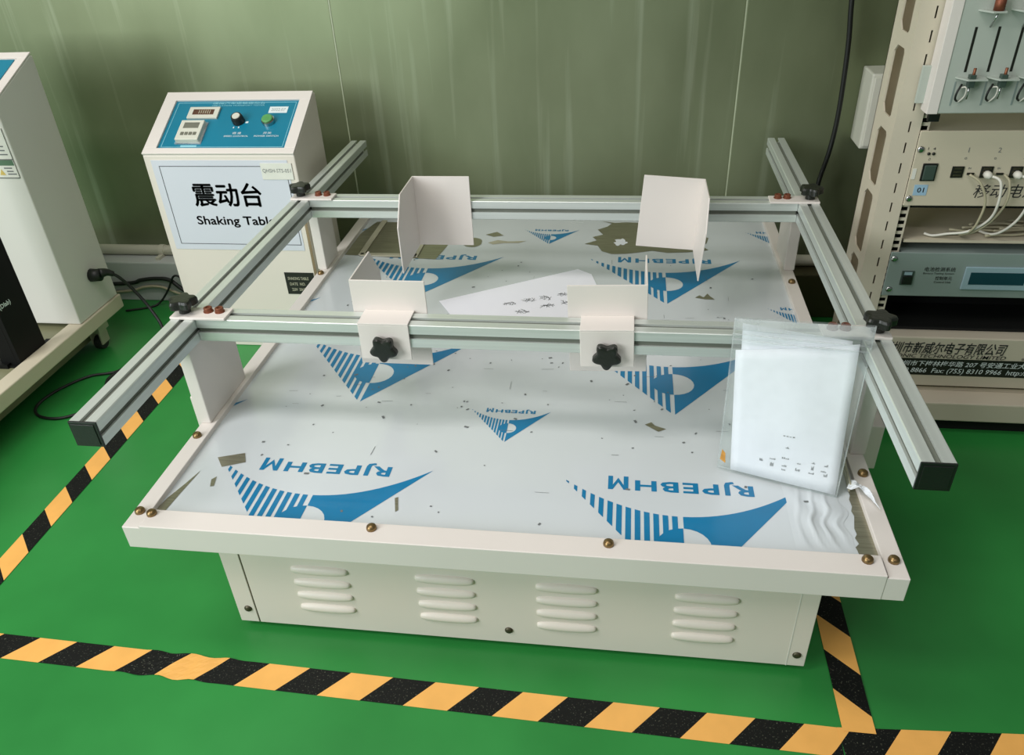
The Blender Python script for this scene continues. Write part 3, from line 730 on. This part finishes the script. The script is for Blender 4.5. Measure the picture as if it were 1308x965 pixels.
# ================================================================== tester cabinet at the left edge
C = thing('tester_cabinet', (-0.92, 0.80, FLOOR), 'white tester cabinet with sloping teal panel at the left edge', 'tester cabinet')
cf, cb = 0.900, 1.085; cx1 = -0.704; cx0 = -1.12
b = B(); prism(b, [(cf, -0.157), (cb, -0.157), (cb, 0.515), (cb-0.010, 0.517), (cf, 0.442)], 'x', cx0, cx1)
cbody = obj('body', b, 'grey_white_paint', C, bev=0.003)
MC = Mx((cx0, cf, 0.442), (1, 0, 0), (0, cb-0.010-cf, 0.075))
b = B(); box(b, 0.03, cx1-cx0-0.030, 0.024, 0.170, 0.0004, 0.0022, MC); obj('teal_panel', b, 'panel_teal', C)
b = B(); box(b, 0.0, cx1-cx0, 0.0, 0.020, 0, 0.004, MC); box(b, 0.0, cx1-cx0, 0.174, 0.198, 0, 0.004, MC); box(b, cx1-cx0-0.024, cx1-cx0, 0.020, 0.174, 0, 0.004, MC); obj('panel_rim', b, 'white_paint', C, bev=0.001)
stk = obj('warning_sticker', box(B(), -0.92, -0.7105, cf-0.0012, cf, 0.262, 0.385), 'sticker_white', C)
b = B(); yk = cf-0.0016
for (a, c, e, f) in ((-0.92,-0.7105,0.262,0.2636), (-0.92,-0.7105,0.308,0.3100), (-0.7121,-0.7105,0.262,0.385)): flat(b, [(a,yk,e),(c,yk,e),(c,yk,f),(a,yk,f)])
obj('sticker_lines', b, 'ink', stk)
b = B(); flat(b, [(-0.92,yk,0.294),(-0.714,yk,0.294),(-0.714,yk,0.3075),(-0.92,yk,0.3075)]); obj('sticker_band', b, 'sticker_green', stk)
b = B(); flat(b, [(-0.762,yk,0.270),(-0.746,yk,0.270),(-0.754,yk,0.285)]); obj('sticker_symbol', b, 'sticker_yellow', stk)
b = B()
for (x, z, w) in ((-0.745,0.286,0.022),(-0.740,0.278,0.018),(-0.740,0.271,0.024),(-0.752,0.340,0.028),(-0.750,0.330,0.026),(-0.748,0.320,0.028)): flat(b, [(x,yk,z),(x+w,yk,z),(x+w,yk,z+0.003),(x,yk,z+0.003)])
obj('sticker_print', b, 'ink_soft', stk)
# base frame: two long bars, cross bars and plate
b = B(); box(b, -0.745, -0.6985, 0.10, 1.090, -0.199, -0.1575); obj('frame_bar', b, 'unit_beige', C, bev=0.003)
b = B(); box(b, -1.16, -1.118, 0.10, 1.09, -0.199, -0.1575); obj('frame_bar', b, 'unit_beige', C, bev=0.003)
b = B(); box(b, -1.118, -0.7455, 0.10, 1.085, -0.190, -0.170); box(b, -1.10, -0.78, 0.14, 1.05, -0.272, -0.190); obj('base_plate_light_block', b, 'base_olive', C)  # lower box is an added, unseen pan that keeps light off the floor beneath
for (x, y) in ((-0.745, 1.00), (-0.745, 0.50), (-1.14, 1.02), (-1.14, 0.2)):
    b = B(); tube(b, [(x-0.010, y, FLOOR+0.021), (x+0.010, y, FLOOR+0.021)], 0.021, 18)
    cs = obj('caster_wheel', b, 'rubber', C); 
    b = B(); box(b, x-0.017, x-0.013, y-0.018, y+0.018, FLOOR+0.02, FLOOR+0.062); box(b, x+0.013, x+0.017, y-0.018, y+0.018, FLOOR+0.02, FLOOR+0.062); box(b, x-0.024, x+0.024, y-0.024, y+0.024, FLOOR+0.062, -0.1992); obj('caster_fork', b, 'tray_film', C)
# black column on the base
colm = obj('column', box(B(), -0.756, -0.744, 0.698, 0.800, -0.170, 0.62), 'column_black', C, bev=0.001)
b = B(); box(b, -0.800, -0.756, 0.698, 0.706, -0.170, 0.62); box(b, -0.800, -0.744, 0.690, 0.700, -0.170, -0.164); box(b, -0.760, -0.722, 0.795, 0.825, -0.170, -0.160); box(b, -0.815, -0.775, 0.685, 0.712, -0.170, -0.158); obj('column_foot', b, 'column_black', C)
b = B(); M = Matrix(((0,0,1,-0.7432),(1,0,0,0.706),(0,1,0,-0.012),(0,0,0,1))); text_bm(b, '(Dlab)', M, w=0.040, h=0.016, bold=0.02); box(b, -0.744, -0.7430, 0.704, 0.708, 0.02, 0.06); obj('column_mark', b, 'print_white', C)

# ---- plug and cables at the left
pc = thing('plugged_cable', (-0.690, 1.01, -0.09), 'black power cord plugged into the side of the left tester cabinet', 'power cord')
b = B(); tube(b, [(-0.704, 1.007, -0.057), (-0.676, 1.009, -0.057)], [0.019, 0.017], 12); tube(b, smooth_path([(-0.678, 1.010, -0.052), (-0.668, 1.026, -0.056), (-0.656, 1.036, -0.066)], 4), [0.014-0.0008*i for i in range(9)], 10); obj('plug', b, 'cable_black', pc, smooth=True)
b = B(); tube(b, smooth_path([(-0.660, 1.033, -0.063), (-0.646, 1.042, -0.080), (-0.629, 1.060, -0.127), (-0.590, 1.055, -0.190), (-0.55, 1.02, -0.245), (-0.545, 0.93, FLOOR+0.0048), (-0.60, 0.90, FLOOR+0.0048), (-0.625, 0.83, FLOOR+0.0048), (-0.585, 0.77, FLOOR+0.0048), (-0.535, 0.80, FLOOR+0.0048), (-0.54, 0.90, FLOOR+0.0048)], 8), 0.0045, 8); obj('cord', b, 'cable_black', pc, smooth=True)
b = B(); tube(b, smooth_path([(-0.56, 0.99, FLOOR+0.0042), (-0.616, 0.875, FLOOR+0.0042), (-0.691, 0.838, FLOOR+0.0042), (-0.740, 0.760, FLOOR+0.0042), (-0.748, 0.690, FLOOR+0.0042), (-0.712, 0.648, FLOOR+0.0042), (-0.650, 0.642, FLOOR+0.0042), (-0.590, 0.680, FLOOR+0.0042), (-0.52, 0.72, FLOOR+0.0042)], 8), 0.0040, 8)
o = obj('floor_cable', b, 'cable_black', None, smooth=True); tag(o, 'thin black cable looped on the green floor left of the rail end', 'cable')
b = B(); tube(b, smooth_path([(-1.0, 1.288, -0.235), (-0.807, 1.290, -0.225), (-0.762, 1.290, -0.213), (-0.705, 1.290, -0.206), (-0.658, 1.288, -0.211), (-0.60, 1.27, -0.240), (-0.50, 1.265, -0.26)], 8), 0.0065, 8)
o = obj('kerb_cable', b, 'cable_black', None, smooth=True); tag(o, 'thick black cable hanging in front of the wall kerb', 'cable')
b = B(); tube(b, smooth_path([(-1.0, 1.292, -0.27), (-0.817, 1.292, -0.254), (-0.756, 1.292, -0.238), (-0.701, 1.292, -0.237), (-0.655, 1.288, -0.252), (-0.58, 1.285, -0.275)], 8), 0.0045, 8)
o = obj('kerb_cable', b, 'cable_beige', None, smooth=True); tag(o, 'thin grey cable below the thick black one at the kerb', 'cable')
b = B(); tube(b, smooth_path([(-0.600, 1.277, -0.200), (-0.634, 1.278, -0.190), (-0.669, 1.278, -0.240), (-0.703, 1.27, -0.280), (-0.73, 1.25, FLOOR+0.004), (-0.80, 1.22, FLOOR+0.004)], 8), 0.0034, 8)
o = obj('kerb_cable', b, 'cable_black', None, smooth=True); tag(o, 'thin black lead dropping from the console side to the floor', 'cable')

# ---- hanging cable at the right
b = B(); tube(b, smooth_path([(1.30, 1.40, 0.95), (1.312, 1.385, 0.70), (1.318, 1.38, 0.551), (1.329, 1.38, 0.443), (1.335, 1.38, 0.288), (1.330, 1.38, 0.184), (1.315, 1.38, 0.086), (1.317, 1.37, 0.028), (1.331, 1.35, -0.017), (1.352, 1.25, -0.062), (1.378, 1.18, -0.125), (1.40, 1.13, -0.20), (1.43, 1.12, FLOOR+0.007)], 6), 0.0065, 8)
o = obj('hanging_cable', b, 'cable_black', None, smooth=True); tag(o, 'black cable hanging down in front of the metal wall by the rack', 'cable')
# ---- white socket box behind the rack
wbx = thing('wall_box', (1.41, 1.40, 0.18), 'white junction box on the wall behind the rack', 'junction box')
b = B(); box(b, 1.392, 1.52, 1.34, YW-0.0005, 0.195, 0.385); obj('box_body', b, 'plastic_ivory', wbx, bev=0.004)
b = B(); box(b, 1.398, 1.514, 1.334, 1.3405, 0.203, 0.377); obj('box_lid', b, 'plastic_ivory', wbx, bev=0.002)
b = B(); tube(b, smooth_path([(1.44, 1.336, 0.34), (1.428, 1.322, 0.30), (1.425, 1.322, 0.24), (1.432, 1.325, 0.16), (1.45, 1.33, 0.02)], 6), 0.003, 6); obj('box_lead', b, 'cable_black', wbx, smooth=True)

# ================================================================== instrument rack at the right edge
RX, RY = 1.297, 0.800; RXR = 1.92
RK = thing('instrument_rack', (1.60, 1.05, FLOOR), 'beige steel instrument rack with slotted uprights at the right edge', 'rack')
def upright(x0, x1, side):
    """front flange with slits, side web with long chamfered openings"""
    b = B(); t = 0.003; yb = 0.936; holes = [(-0.165, -0.045), (-0.022, 0.105), (0.122, 0.253), (0.272, 0.385), (0.413, 0.541), (0.568, 0.700)]
    xs = x0 if side < 0 else x1 - t
    zlo, zhi = -0.20, 0.90
    box(b, xs, xs+t, RY+t, 0.833, zlo, zhi); box(b, xs, xs+t, 0.897, yb, zlo, zhi)
    prev = zlo
    for h0, h1 in holes:
        box(b, xs, xs+t, 0.833, 0.897, prev, h0); prev = h1
        for (zc, sg) in ((h0, 1), (h1, -1)):
            prism(b, [(0.897, zc), (0.897, zc+sg*0.014), (0.881, zc)], 'x', xs, xs+t); prism(b, [(0.833, zc), (0.833, zc+sg*0.006), (0.839, zc)], 'x', xs, xs+t)
    box(b, xs, xs+t, 0.833, 0.897, prev, zhi)
    box(b, x0, x1, yb-t, yb, zlo, zhi)
    o = obj('upright_side', b, 'rack_beige', RK)
    # front flange, built round its slits
    b = B(); sx = x0+0.028; step = 0.041; z = zlo; 
    box(b, x0, sx, RY, RY+t, zlo, zhi); box(b, sx+0.0035, x1, RY, RY+t, zlo, zhi)
    while z < zhi:
        box(b, sx, sx+0.0035, RY, RY+t, z, min(z+step-0.021, zhi)); z += step
    o = obj('upright_front', b, 'rack_beige', RK)
    b = B(); box(b, x0+t, x1-0.001, RY+0.020, RY+0.023, zlo, zhi); obj('upright_inner', b, 'hole_dark', RK)
    b = B(); xi = x1-0.004 if side < 0 else x0+0.001
    box(b, xi, xi+0.003, RY+0.024, yb-t, zlo, zhi); obj('upright_lining', b, 'rack_beige', RK)
    return o
upright(RX, RX+0.050, -1); upright(RXR-0.05, RXR, 1)
# square-holed mounting strip
b = B(); xh0, xh1 = RX+0.048, RX+0.068; z = -0.06
box(b, xh0, xh0+0.003, RY+0.006, RY+0.008, -0.06, 0.90); box(b, xh1-0.003, xh1, RY+0.006, RY+0.008, -0.06, 0.90)
while z < 0.90: box(b, xh0+0.003, xh1-0.003, RY+0.006, RY+0.008, z, z+0.0065); z += 0.0150
obj('mounting_strip', b, 'rack_beige', RK)
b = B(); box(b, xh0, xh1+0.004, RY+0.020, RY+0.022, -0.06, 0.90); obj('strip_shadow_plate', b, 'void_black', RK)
# rack foot: lettered plinth, lower tray, inner dark back
plin = obj('plinth', box(B(), RX+0.050, RXR, RY-0.004, 1.02, -0.192, -0.062), 'rack_beige', RK, bev=0.003)
b = B(); box(b, RX+0.050, RXR, RY-0.0045, RY-0.0038, -0.1615, -0.1175)
strip = obj('address_strip', b, 'plate_black', RK)
b = B(); text_bm(b, '深圳市新威尔电子有限公司', Mfront(1.376, RY-0.0050, -0.1045), w=0.264, h=0.0310, bold=0.012, shear=0.25, res=3); obj('lettering', b, 'ink', plin)
b = B(); text_bm(b, 'ELECTRONIC TECHNOLOGY LIMITED', Mfront(1.352, RY-0.0050, -0.1150), w=0.292, h=0.0095, bold=0.004, shear=0.2, res=3); obj('lettering', b, 'ink', plin)
b = B(); text_bm(b, '全称企', Mfront(1.676, RY-0.0050, -0.1150), w=0.030, h=0.007, bold=0.004); obj('lettering', b, 'ink', plin)
b = B(); text_bm(b, '深圳市下梅林梅华路 207 号安通工业大厦 4 楼', Mfront(1.412, RY-0.0052, -0.1375), w=0.330, h=0.0150, bold=0.008, shear=0.2, res=2); obj('lettering', b, 'print_white', strip)
b = B(); text_bm(b, 'Tel: (755) 8310 8866  Fax: (755) 8310 9966  http://www.', Mfront(1.338, RY-0.0052, -0.1585), w=0.400, h=0.0165, bold=0.006, shear=0.2, res=2); obj('lettering', b, 'print_white', strip)
b = B(); box(b, RX+0.050, RXR, RY-0.0042, RY-0.0034, -0.193, -0.1905); obj('plinth_groove', b, 'screw_dark', RK)
obj('foot_tray', box(B(), RX+0.04, RXR+0.02, 0.748, 1.04, -0.256, -0.206), 'rack_beige', RK, bev=0.003)
obj('foot_spacer', box(B(), RX+0.052, RXR-0.01, RY+0.002, 1.00, -0.206, -0.192), 'rack_beige', RK)
obj('under_tray_shade', box(B(), RX+0.06, RXR, 0.770, 0.782, FLOOR, -0.256), 'void_black', RK)  # black board standing in for the deep shade below the tray
for x in (1.42, 1.86):
    for y in (0.82, 1.00): obj('foot_pad', lathe(B(), [(0.022, FLOOR), (0.022, FLOOR+0.03), (0.018, -0.256)], 14, Matrix.Translation((x, y, 0))), 'rubber', RK)
obj('back_sheet', box(B(), 1.425, RXR-0.05, 1.27, 1.28, -0.06, 0.90), 'unit_beige', RK)
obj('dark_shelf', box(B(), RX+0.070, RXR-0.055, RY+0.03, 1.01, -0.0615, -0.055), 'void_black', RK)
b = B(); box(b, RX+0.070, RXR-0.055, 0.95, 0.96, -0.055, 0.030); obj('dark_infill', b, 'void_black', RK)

# ---- blue-grey tester in the rack
U3 = thing('rack_tester', (1.60, RY+0.1, 0.034), 'blue-grey rack tester with small rocker switch and dark screen', 'instrument')
yf = RY-0.0042
body3 = obj('front_panel', box(B(), RX+0.0505, RXR-0.002, yf, RY-0.0006, 0.0405, 0.143), 'unit_blue_grey', U3, bev=0.0015)
obj('housing', box(B(), RX+0.074, RXR-0.058, RY+0.001, 1.12, 0.044, 0.139), 'unit_blue_grey', U3)
b = B(); box(b, 1.378, 1.4035, yf-0.0025, yf, 0.068, 0.101); sw = obj('switch_frame', b, 'switch_green_grey', U3, bev=0.001)
b = B(); box(b, 1.381, 1.4005, yf-0.0060, yf-0.0024, 0.071, 0.090); obj('switch_rocker', b, 'black_plastic', U3, bev=0.001)
b = B(); box(b, 1.383, 1.3985, yf-0.0040, yf-0.0024, 0.092, 0.0985); obj('switch_window', b, 'bezel_pale', U3)
b = B(); box(b, 1.503, 1.735, yf-0.0040, yf, 0.060, 0.113); obj('screen_bezel', b, 'bezel_pale', U3, bev=0.0015)
b = B(); box(b, 1.515, 1.625, yf-0.0046, yf-0.0040, 0.073, 0.101); obj('screen', b, 'lcd_dark', U3)
b = B(); box(b, 1.630, 1.725, yf-0.0046, yf-0.0040, 0.073, 0.101); obj('screen', b, 'lcd_dark', U3)
for s, x, z, w, h in (('电池检测系统', 1.4225, 0.1000, 0.062, 0.0105), ('Battery Testing System', 1.4215, 0.0925, 0.062, 0.0052), ('控制单元', 1.448, 0.0800, 0.034, 0.0090), ('Control Unit', 1.4475, 0.0730, 0.034, 0.0050)):
    b = B(); text_bm(b, s, Mfront(x, yf-0.0006, z), w=w, h=h, bold=0.004); obj('lettering', b, 'plate_black', U3)
sm = lathe(B(), [(0.0068, 0), (0.0068, 0.0012), (0.0052, 0.0030), (0.0015, 0.0036)], 12); PSCREW = mesh_of('panel_screw', sm, 'chrome', True)
for x, z in ((1.3560, 0.128), (1.3600, 0.056)): inst('panel_screw', PSCREW, U3, (x, yf, z), (math.pi/2, 0, 0))

# ---- beige unit numbered 01
U2 = thing('power_bank_tester', (1.60, RY+0.1, 0.24), 'beige rack unit numbered 01 with rocker switch and three cable ports', 'instrument')
obj('front_panel', box(B(), RX+0.0505, RXR-0.002, yf, RY-0.0006, 0.246, 0.398), 'unit_beige', U2, bev=0.0015)
obj('housing', box(B(), RX+0.074, RXR-0.058, RY+0.001, 1.12, 0.262, 0.394), 'unit_beige', U2)
b = B(); box(b, 1.3665, 1.3945, yf-0.0025, yf, 0.2985, 0.3345); obj('switch_frame', b, 'black_plastic', U2, bev=0.001)
b = B(); box(b, 1.3695, 1.3915, yf-0.0062, yf-0.0024, 0.3015, 0.3315); obj('switch_rocker', b, 'switch_green_grey', U2, bev=0.0015)
b = B(); box(b, 1.3605, 1.3860, yf-0.0008, yf, 0.2685, 0.2905); nl = obj('number_label', b, 'label_blue', U2)
b = B(); text_bm(b, '01', Mfront(1.3670, yf-0.0012, 0.2745), w=0.0130, h=0.0105, bold=0.012); obj('lettering', b, 'ink', nl)
b = B(); box(b, 1.3500, 1.3570, yf-0.0008, yf, 0.3020, 0.3235); obj('small_label', b, 'sticker_white', U2)
for x, z in ((1.372, 0.3535), (1.381, 0.3535)):
    b = B(); lathe(b, [(0.0030, 0), (0.0030, 0.002), (0.0015, 0.003)], 10, Matrix.Translation((x, yf, z)) @ Matrix.Rotation(math.pi/2, 4, 'X')); obj('indicator_lamp', b, 'plate_black', U2)
b = B(); text_bm(b, '1  4', Mfront(1.3690, yf-0.0006, 0.3610), w=0.014, h=0.0050); text_bm(b, 'O', Mfront(1.3740, yf-0.0006, 0.3400), w=0.004, h=0.0050); obj('lettering', b, 'ink', U2)
for i, x in enumerate((1.4225, 1.4765, 1.5305, 1.5845)):
    p = obj('port', box(B(), x, x+0.0225, yf-0.0022, yf, 0.3055, 0.3285), 'plate_black', U2, bev=0.0008)
    b = B()
    for k in range(3): box(b, x+0.004, x+0.0185, yf-0.0028, yf-0.0022, 0.309+k*0.0068, 0.3125+k*0.0068)
    obj('port_contacts', b, 'screw_dark', p)
    b = B(); box(b, x+0.030, x+0.043, yf-0.0022, yf, 0.3115, 0.3155); obj('micro_port', b, 'plate_black', U2)
    b = B(); text_bm(b, str(i+1), Mfront(x+0.0215, yf-0.0006, 0.3560), h=0.0095); text_bm(b, 'o', Mfront(x+0.0180, yf-0.0006, 0.3420), h=0.0045); text_bm(b, 'IN', Mfront(x+0.030, yf-0.0006, 0.3225), h=0.0040); obj('lettering', b, 'ink_soft', U2)
b = B(); text_bm(b, '移动电源检测', Mfront(1.4750, yf-0.0006, 0.2640), w=0.185, h=0.0285, bold=0.0, shear=0.15, res=3); obj('lettering', b, 'ink', U2)
for x, z in ((1.3555, 0.3620), (1.3555, 0.2615)): inst('panel_screw', PSCREW, U2, (x, yf, z), (math.pi/2, 0, 0))
# shelf below the unit, where the loose leads lie
obj('shelf', box(B(), RX+0.074, RXR-0.058, RY+0.010, 1.12, 0.160, 0.166), 'unit_beige', RK)
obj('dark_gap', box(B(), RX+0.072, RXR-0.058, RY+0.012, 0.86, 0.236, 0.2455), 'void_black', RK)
# ---- white leads hanging from the ports
def lead(pts, rad, label, m='cable_white', plug=0.0):
    t = thing('usb_lead', pts[0], label, 'cable', 'leads of the rack unit')
    obj('wire', tube(B(), smooth_path(pts, 6), rad, 8), m, t, smooth=True)
    if plug:
        p = Vector(pts[0]); obj('connector', tube(B(), [p+Vector((0, 0.010, 0)), p+Vector((0, -0.004, 0)), p+Vector((0.003, -0.009, -0.002))], [plug, plug, plug*0.55], 10), m, t, smooth=True)
    return t
ZS = 0.1685
lead([(1.456, 0.790, 0.3135), (1.476, 0.778, 0.300), (1.494, 0.776, 0.262), (1.494, 0.784, 0.215), (1.490, 0.800, 0.188), (1.486, 0.83, ZS+0.002), (1.52, 0.86, ZS+0.002)], 0.0025, 'thin cream lead from the first port beside the switch', 'cable_beige')
lead([(1.489, 0.788, 0.3135), (1.508, 0.770, 0.306), (1.515, 0.768, 0.262), (1.513, 0.782, 0.222), (1.488, 0.800, 0.190), (1.455, 0.815, 0.178), (1.430, 0.822, ZS+0.0025), (1.415, 0.830, ZS+0.0040)], 0.0027, 'white lead from the middle port, its loose plug on the shelf', 'cable_white', 0.0075)
lead([(1.521, 0.791, 0.3130), (1.530, 0.780, 0.300), (1.533, 0.776, 0.262), (1.520, 0.786, 0.218), (1.497, 0.806, 0.184), (1.480, 0.84, ZS+0.002)], 0.0024, 'thin grey-white lead from the second small port', 'cable_beige')
lead([(1.544, 0.788, 0.3135), (1.562, 0.770, 0.308), (1.570, 0.768, 0.270), (1.568, 0.780, 0.228), (1.556, 0.796, 0.196), (1.545, 0.82, 0.176), (1.53, 0.85, ZS+0.0025)], 0.0027, 'white lead from the rightmost port in view', 'cable_white', 0.0075)
r = random.Random(3)
for i in range(7):
    x0 = 1.455+0.02*i; y0 = 0.828+0.014*(i % 4)
    pts = [(x0+0.03*k+r.uniform(-0.006, 0.006), y0+r.uniform(-0.010, 0.010)+0.004*k, ZS+0.003+0.0022*(i % 4)+r.uniform(0, 0.002)) for k in range(7)]
    b = B(); tube(b, smooth_path(pts, 4), 0.0028, 6)
    o = obj('loose_lead', b, 'cable_beige', None, smooth=True); tag(o, 'cream lead in the tangle lying on the rack shelf under unit 01', 'cable', 'tangled leads on the rack shelf')

# ---- pale battery test unit with spring contacts
U1 = thing('battery_test_unit', (1.60, RY+0.05, 0.43), 'pale grey test unit with slotted front and clip contacts at the top right', 'instrument')
yq = RY-0.040
b = B(); box(b, 1.338, RXR+0.01, yq, RY-0.004, 0.440, 0.90); ub = obj('body', b, 'unit_pale', U1, bev=0.002)
b = B(); box(b, 1.3365, 1.3560, yq-0.0015, RY-0.004, 0.4395, 0.90); obj('side_flange', b, 'white_paint', U1, bev=0.001)
b = B(); box(b, 1.322, 1.3385, RY-0.012, RY-0.004, 0.452, 0.520); obj('mount_ear', b, 'unit_pale', U1, bev=0.001)
slot_x = [1.386+0.0385*i for i in range(5)]
for i, x in enumerate(slot_x):
    b = B(); box(b, x-0.0022, x+0.0022, yq-0.0004, yq, 0.514, 0.590); obj('slot', b, 'plate_black', U1)
for i in range(4):
    x = 1.372+0.053*i
    b = B(); box(b, x+0.001, x+0.004, yq-0.0006, yq, 0.455, 0.498); obj('rail_slot', b, 'unit_blue_grey', U1)
    b = B(); prism(b, [(x, yq), (x+0.014, yq-0.026), (x+0.047, yq-0.026), (x+0.049, yq-0.012), (x+0.049, yq)], 'z', 0.5035, 0.5060); obj('contact_shelf', b, 'unit_pale', U1)
    b = B(); box(b, x+0.017, x+0.028, yq-0.022, yq-0.010, 0.491, 0.513); obj('contact_block', b, 'switch_green_grey', U1, bev=0.0008)
    b = B(); tube(b, [(x+0.024, yq-0.016, 0.506), (x+0.024, yq-0.016, 0.524)], 0.0026, 10); obj('contact_pin', b, 'copper', U1, smooth=True)
    b = B(); tube(b, [(x+0.022, yq-0.016, 0.494), (x+0.0225, yq-0.015, 0.470)], 0.0017, 8); obj('contact_rod', b, 'chrome', U1, smooth=True)
    b = B(); tube(b, smooth_path([(x+0.012, yq-0.006, 0.494), (x+0.005, yq-0.012, 0.482), (x+0.005, yq-0.010, 0.470), (x+0.011, yq-0.004, 0.464)], 5), 0.0020, 8); obj('contact_wire', b, 'cable_black', U1, smooth=True)
    b = B(); tube(b, smooth_path([(x+0.010, yq-0.006, 0.488), (x+0.018, yq-0.014, 0.490), (x+0.020, yq-0.010, 0.474), (x+0.014, yq-0.004, 0.462)], 5), 0.0014, 8); obj('contact_lead', b, 'cable_white', U1, smooth=True)
    b = B(); prism(b, [(x+0.010, yq), (x+0.024, yq-0.030), (x+0.046, yq-0.030), (x+0.050, yq-0.012), (x+0.050, yq)], 'z', 0.6160, 0.6186); obj('upper_shelf', b, 'unit_pale', U1)
    b = B(); tube(b, [(x+0.036, yq-0.017, 0.6186), (x+0.036, yq-0.017, 0.640)], 0.009, 14); obj('upper_contact', b, 'bolt_rust', U1, smooth=True)
    b = B(); tube(b, [(x+0.038, yq-0.016, 0.616), (x+0.034, yq-0.006, 0.590)], 0.0016, 8); obj('upper_rod', b, 'chrome', U1, smooth=True)
obj('bracket_nub', box(B(), 1.352, 1.372, RY-0.014, RY-0.0045, 0.418, 0.432), 'black_plastic', RK)

# ------------------------------------------------------------------ labels of parts that look different from their thing
PART_LABELS = {'star_knob': 'black five-lobed star knob', 'end_cap': 'black plastic end cap', 'cap_bolt': 'rust-brown cap bolt', 'dome_bolt': 'brass dome-headed bolt',
    'printed_emblem': 'blue printed swoosh emblem with inverted lettering', 'side_rail': 'slotted aluminium side rail', 'cross_bar': 'slotted aluminium cross bar',
    'corner_stop': 'white folded sheet-metal corner stop', 'joint_plate': 'white joint plate', 'rail_post': 'white steel post', 'base_cabinet': 'cream base cabinet with louvred front',
    'control_panel': 'teal control panel', 'teal_panel': 'teal control panel', 'start_button': 'round green push button', 'speed_knob': 'black rotary knob with pale cap',
    'name_plate': 'black name plate', 'asset_label': 'small white asset label', 'column': 'black steel column', 'address_strip': 'black strip with white address lettering',
    'number_label': 'pale blue number label', 'bare_patch': 'bare steel patch where film is gone', 'wrinkled_film': 'wrinkled lifted film', 'warning_sticker': 'white and green warning sticker'}
for o in list(scene.objects):
    base = o.name.split('.')[0]
    if o.parent is not None and base in PART_LABELS and 'label' not in o: o['label'] = PART_LABELS[base]

# ------------------------------------------------------------------ lift everything so that the floor is at height zero
for o in list(scene.objects):
    if o.parent is None and o.type in ('MESH', 'EMPTY'): o.location.z += Z0
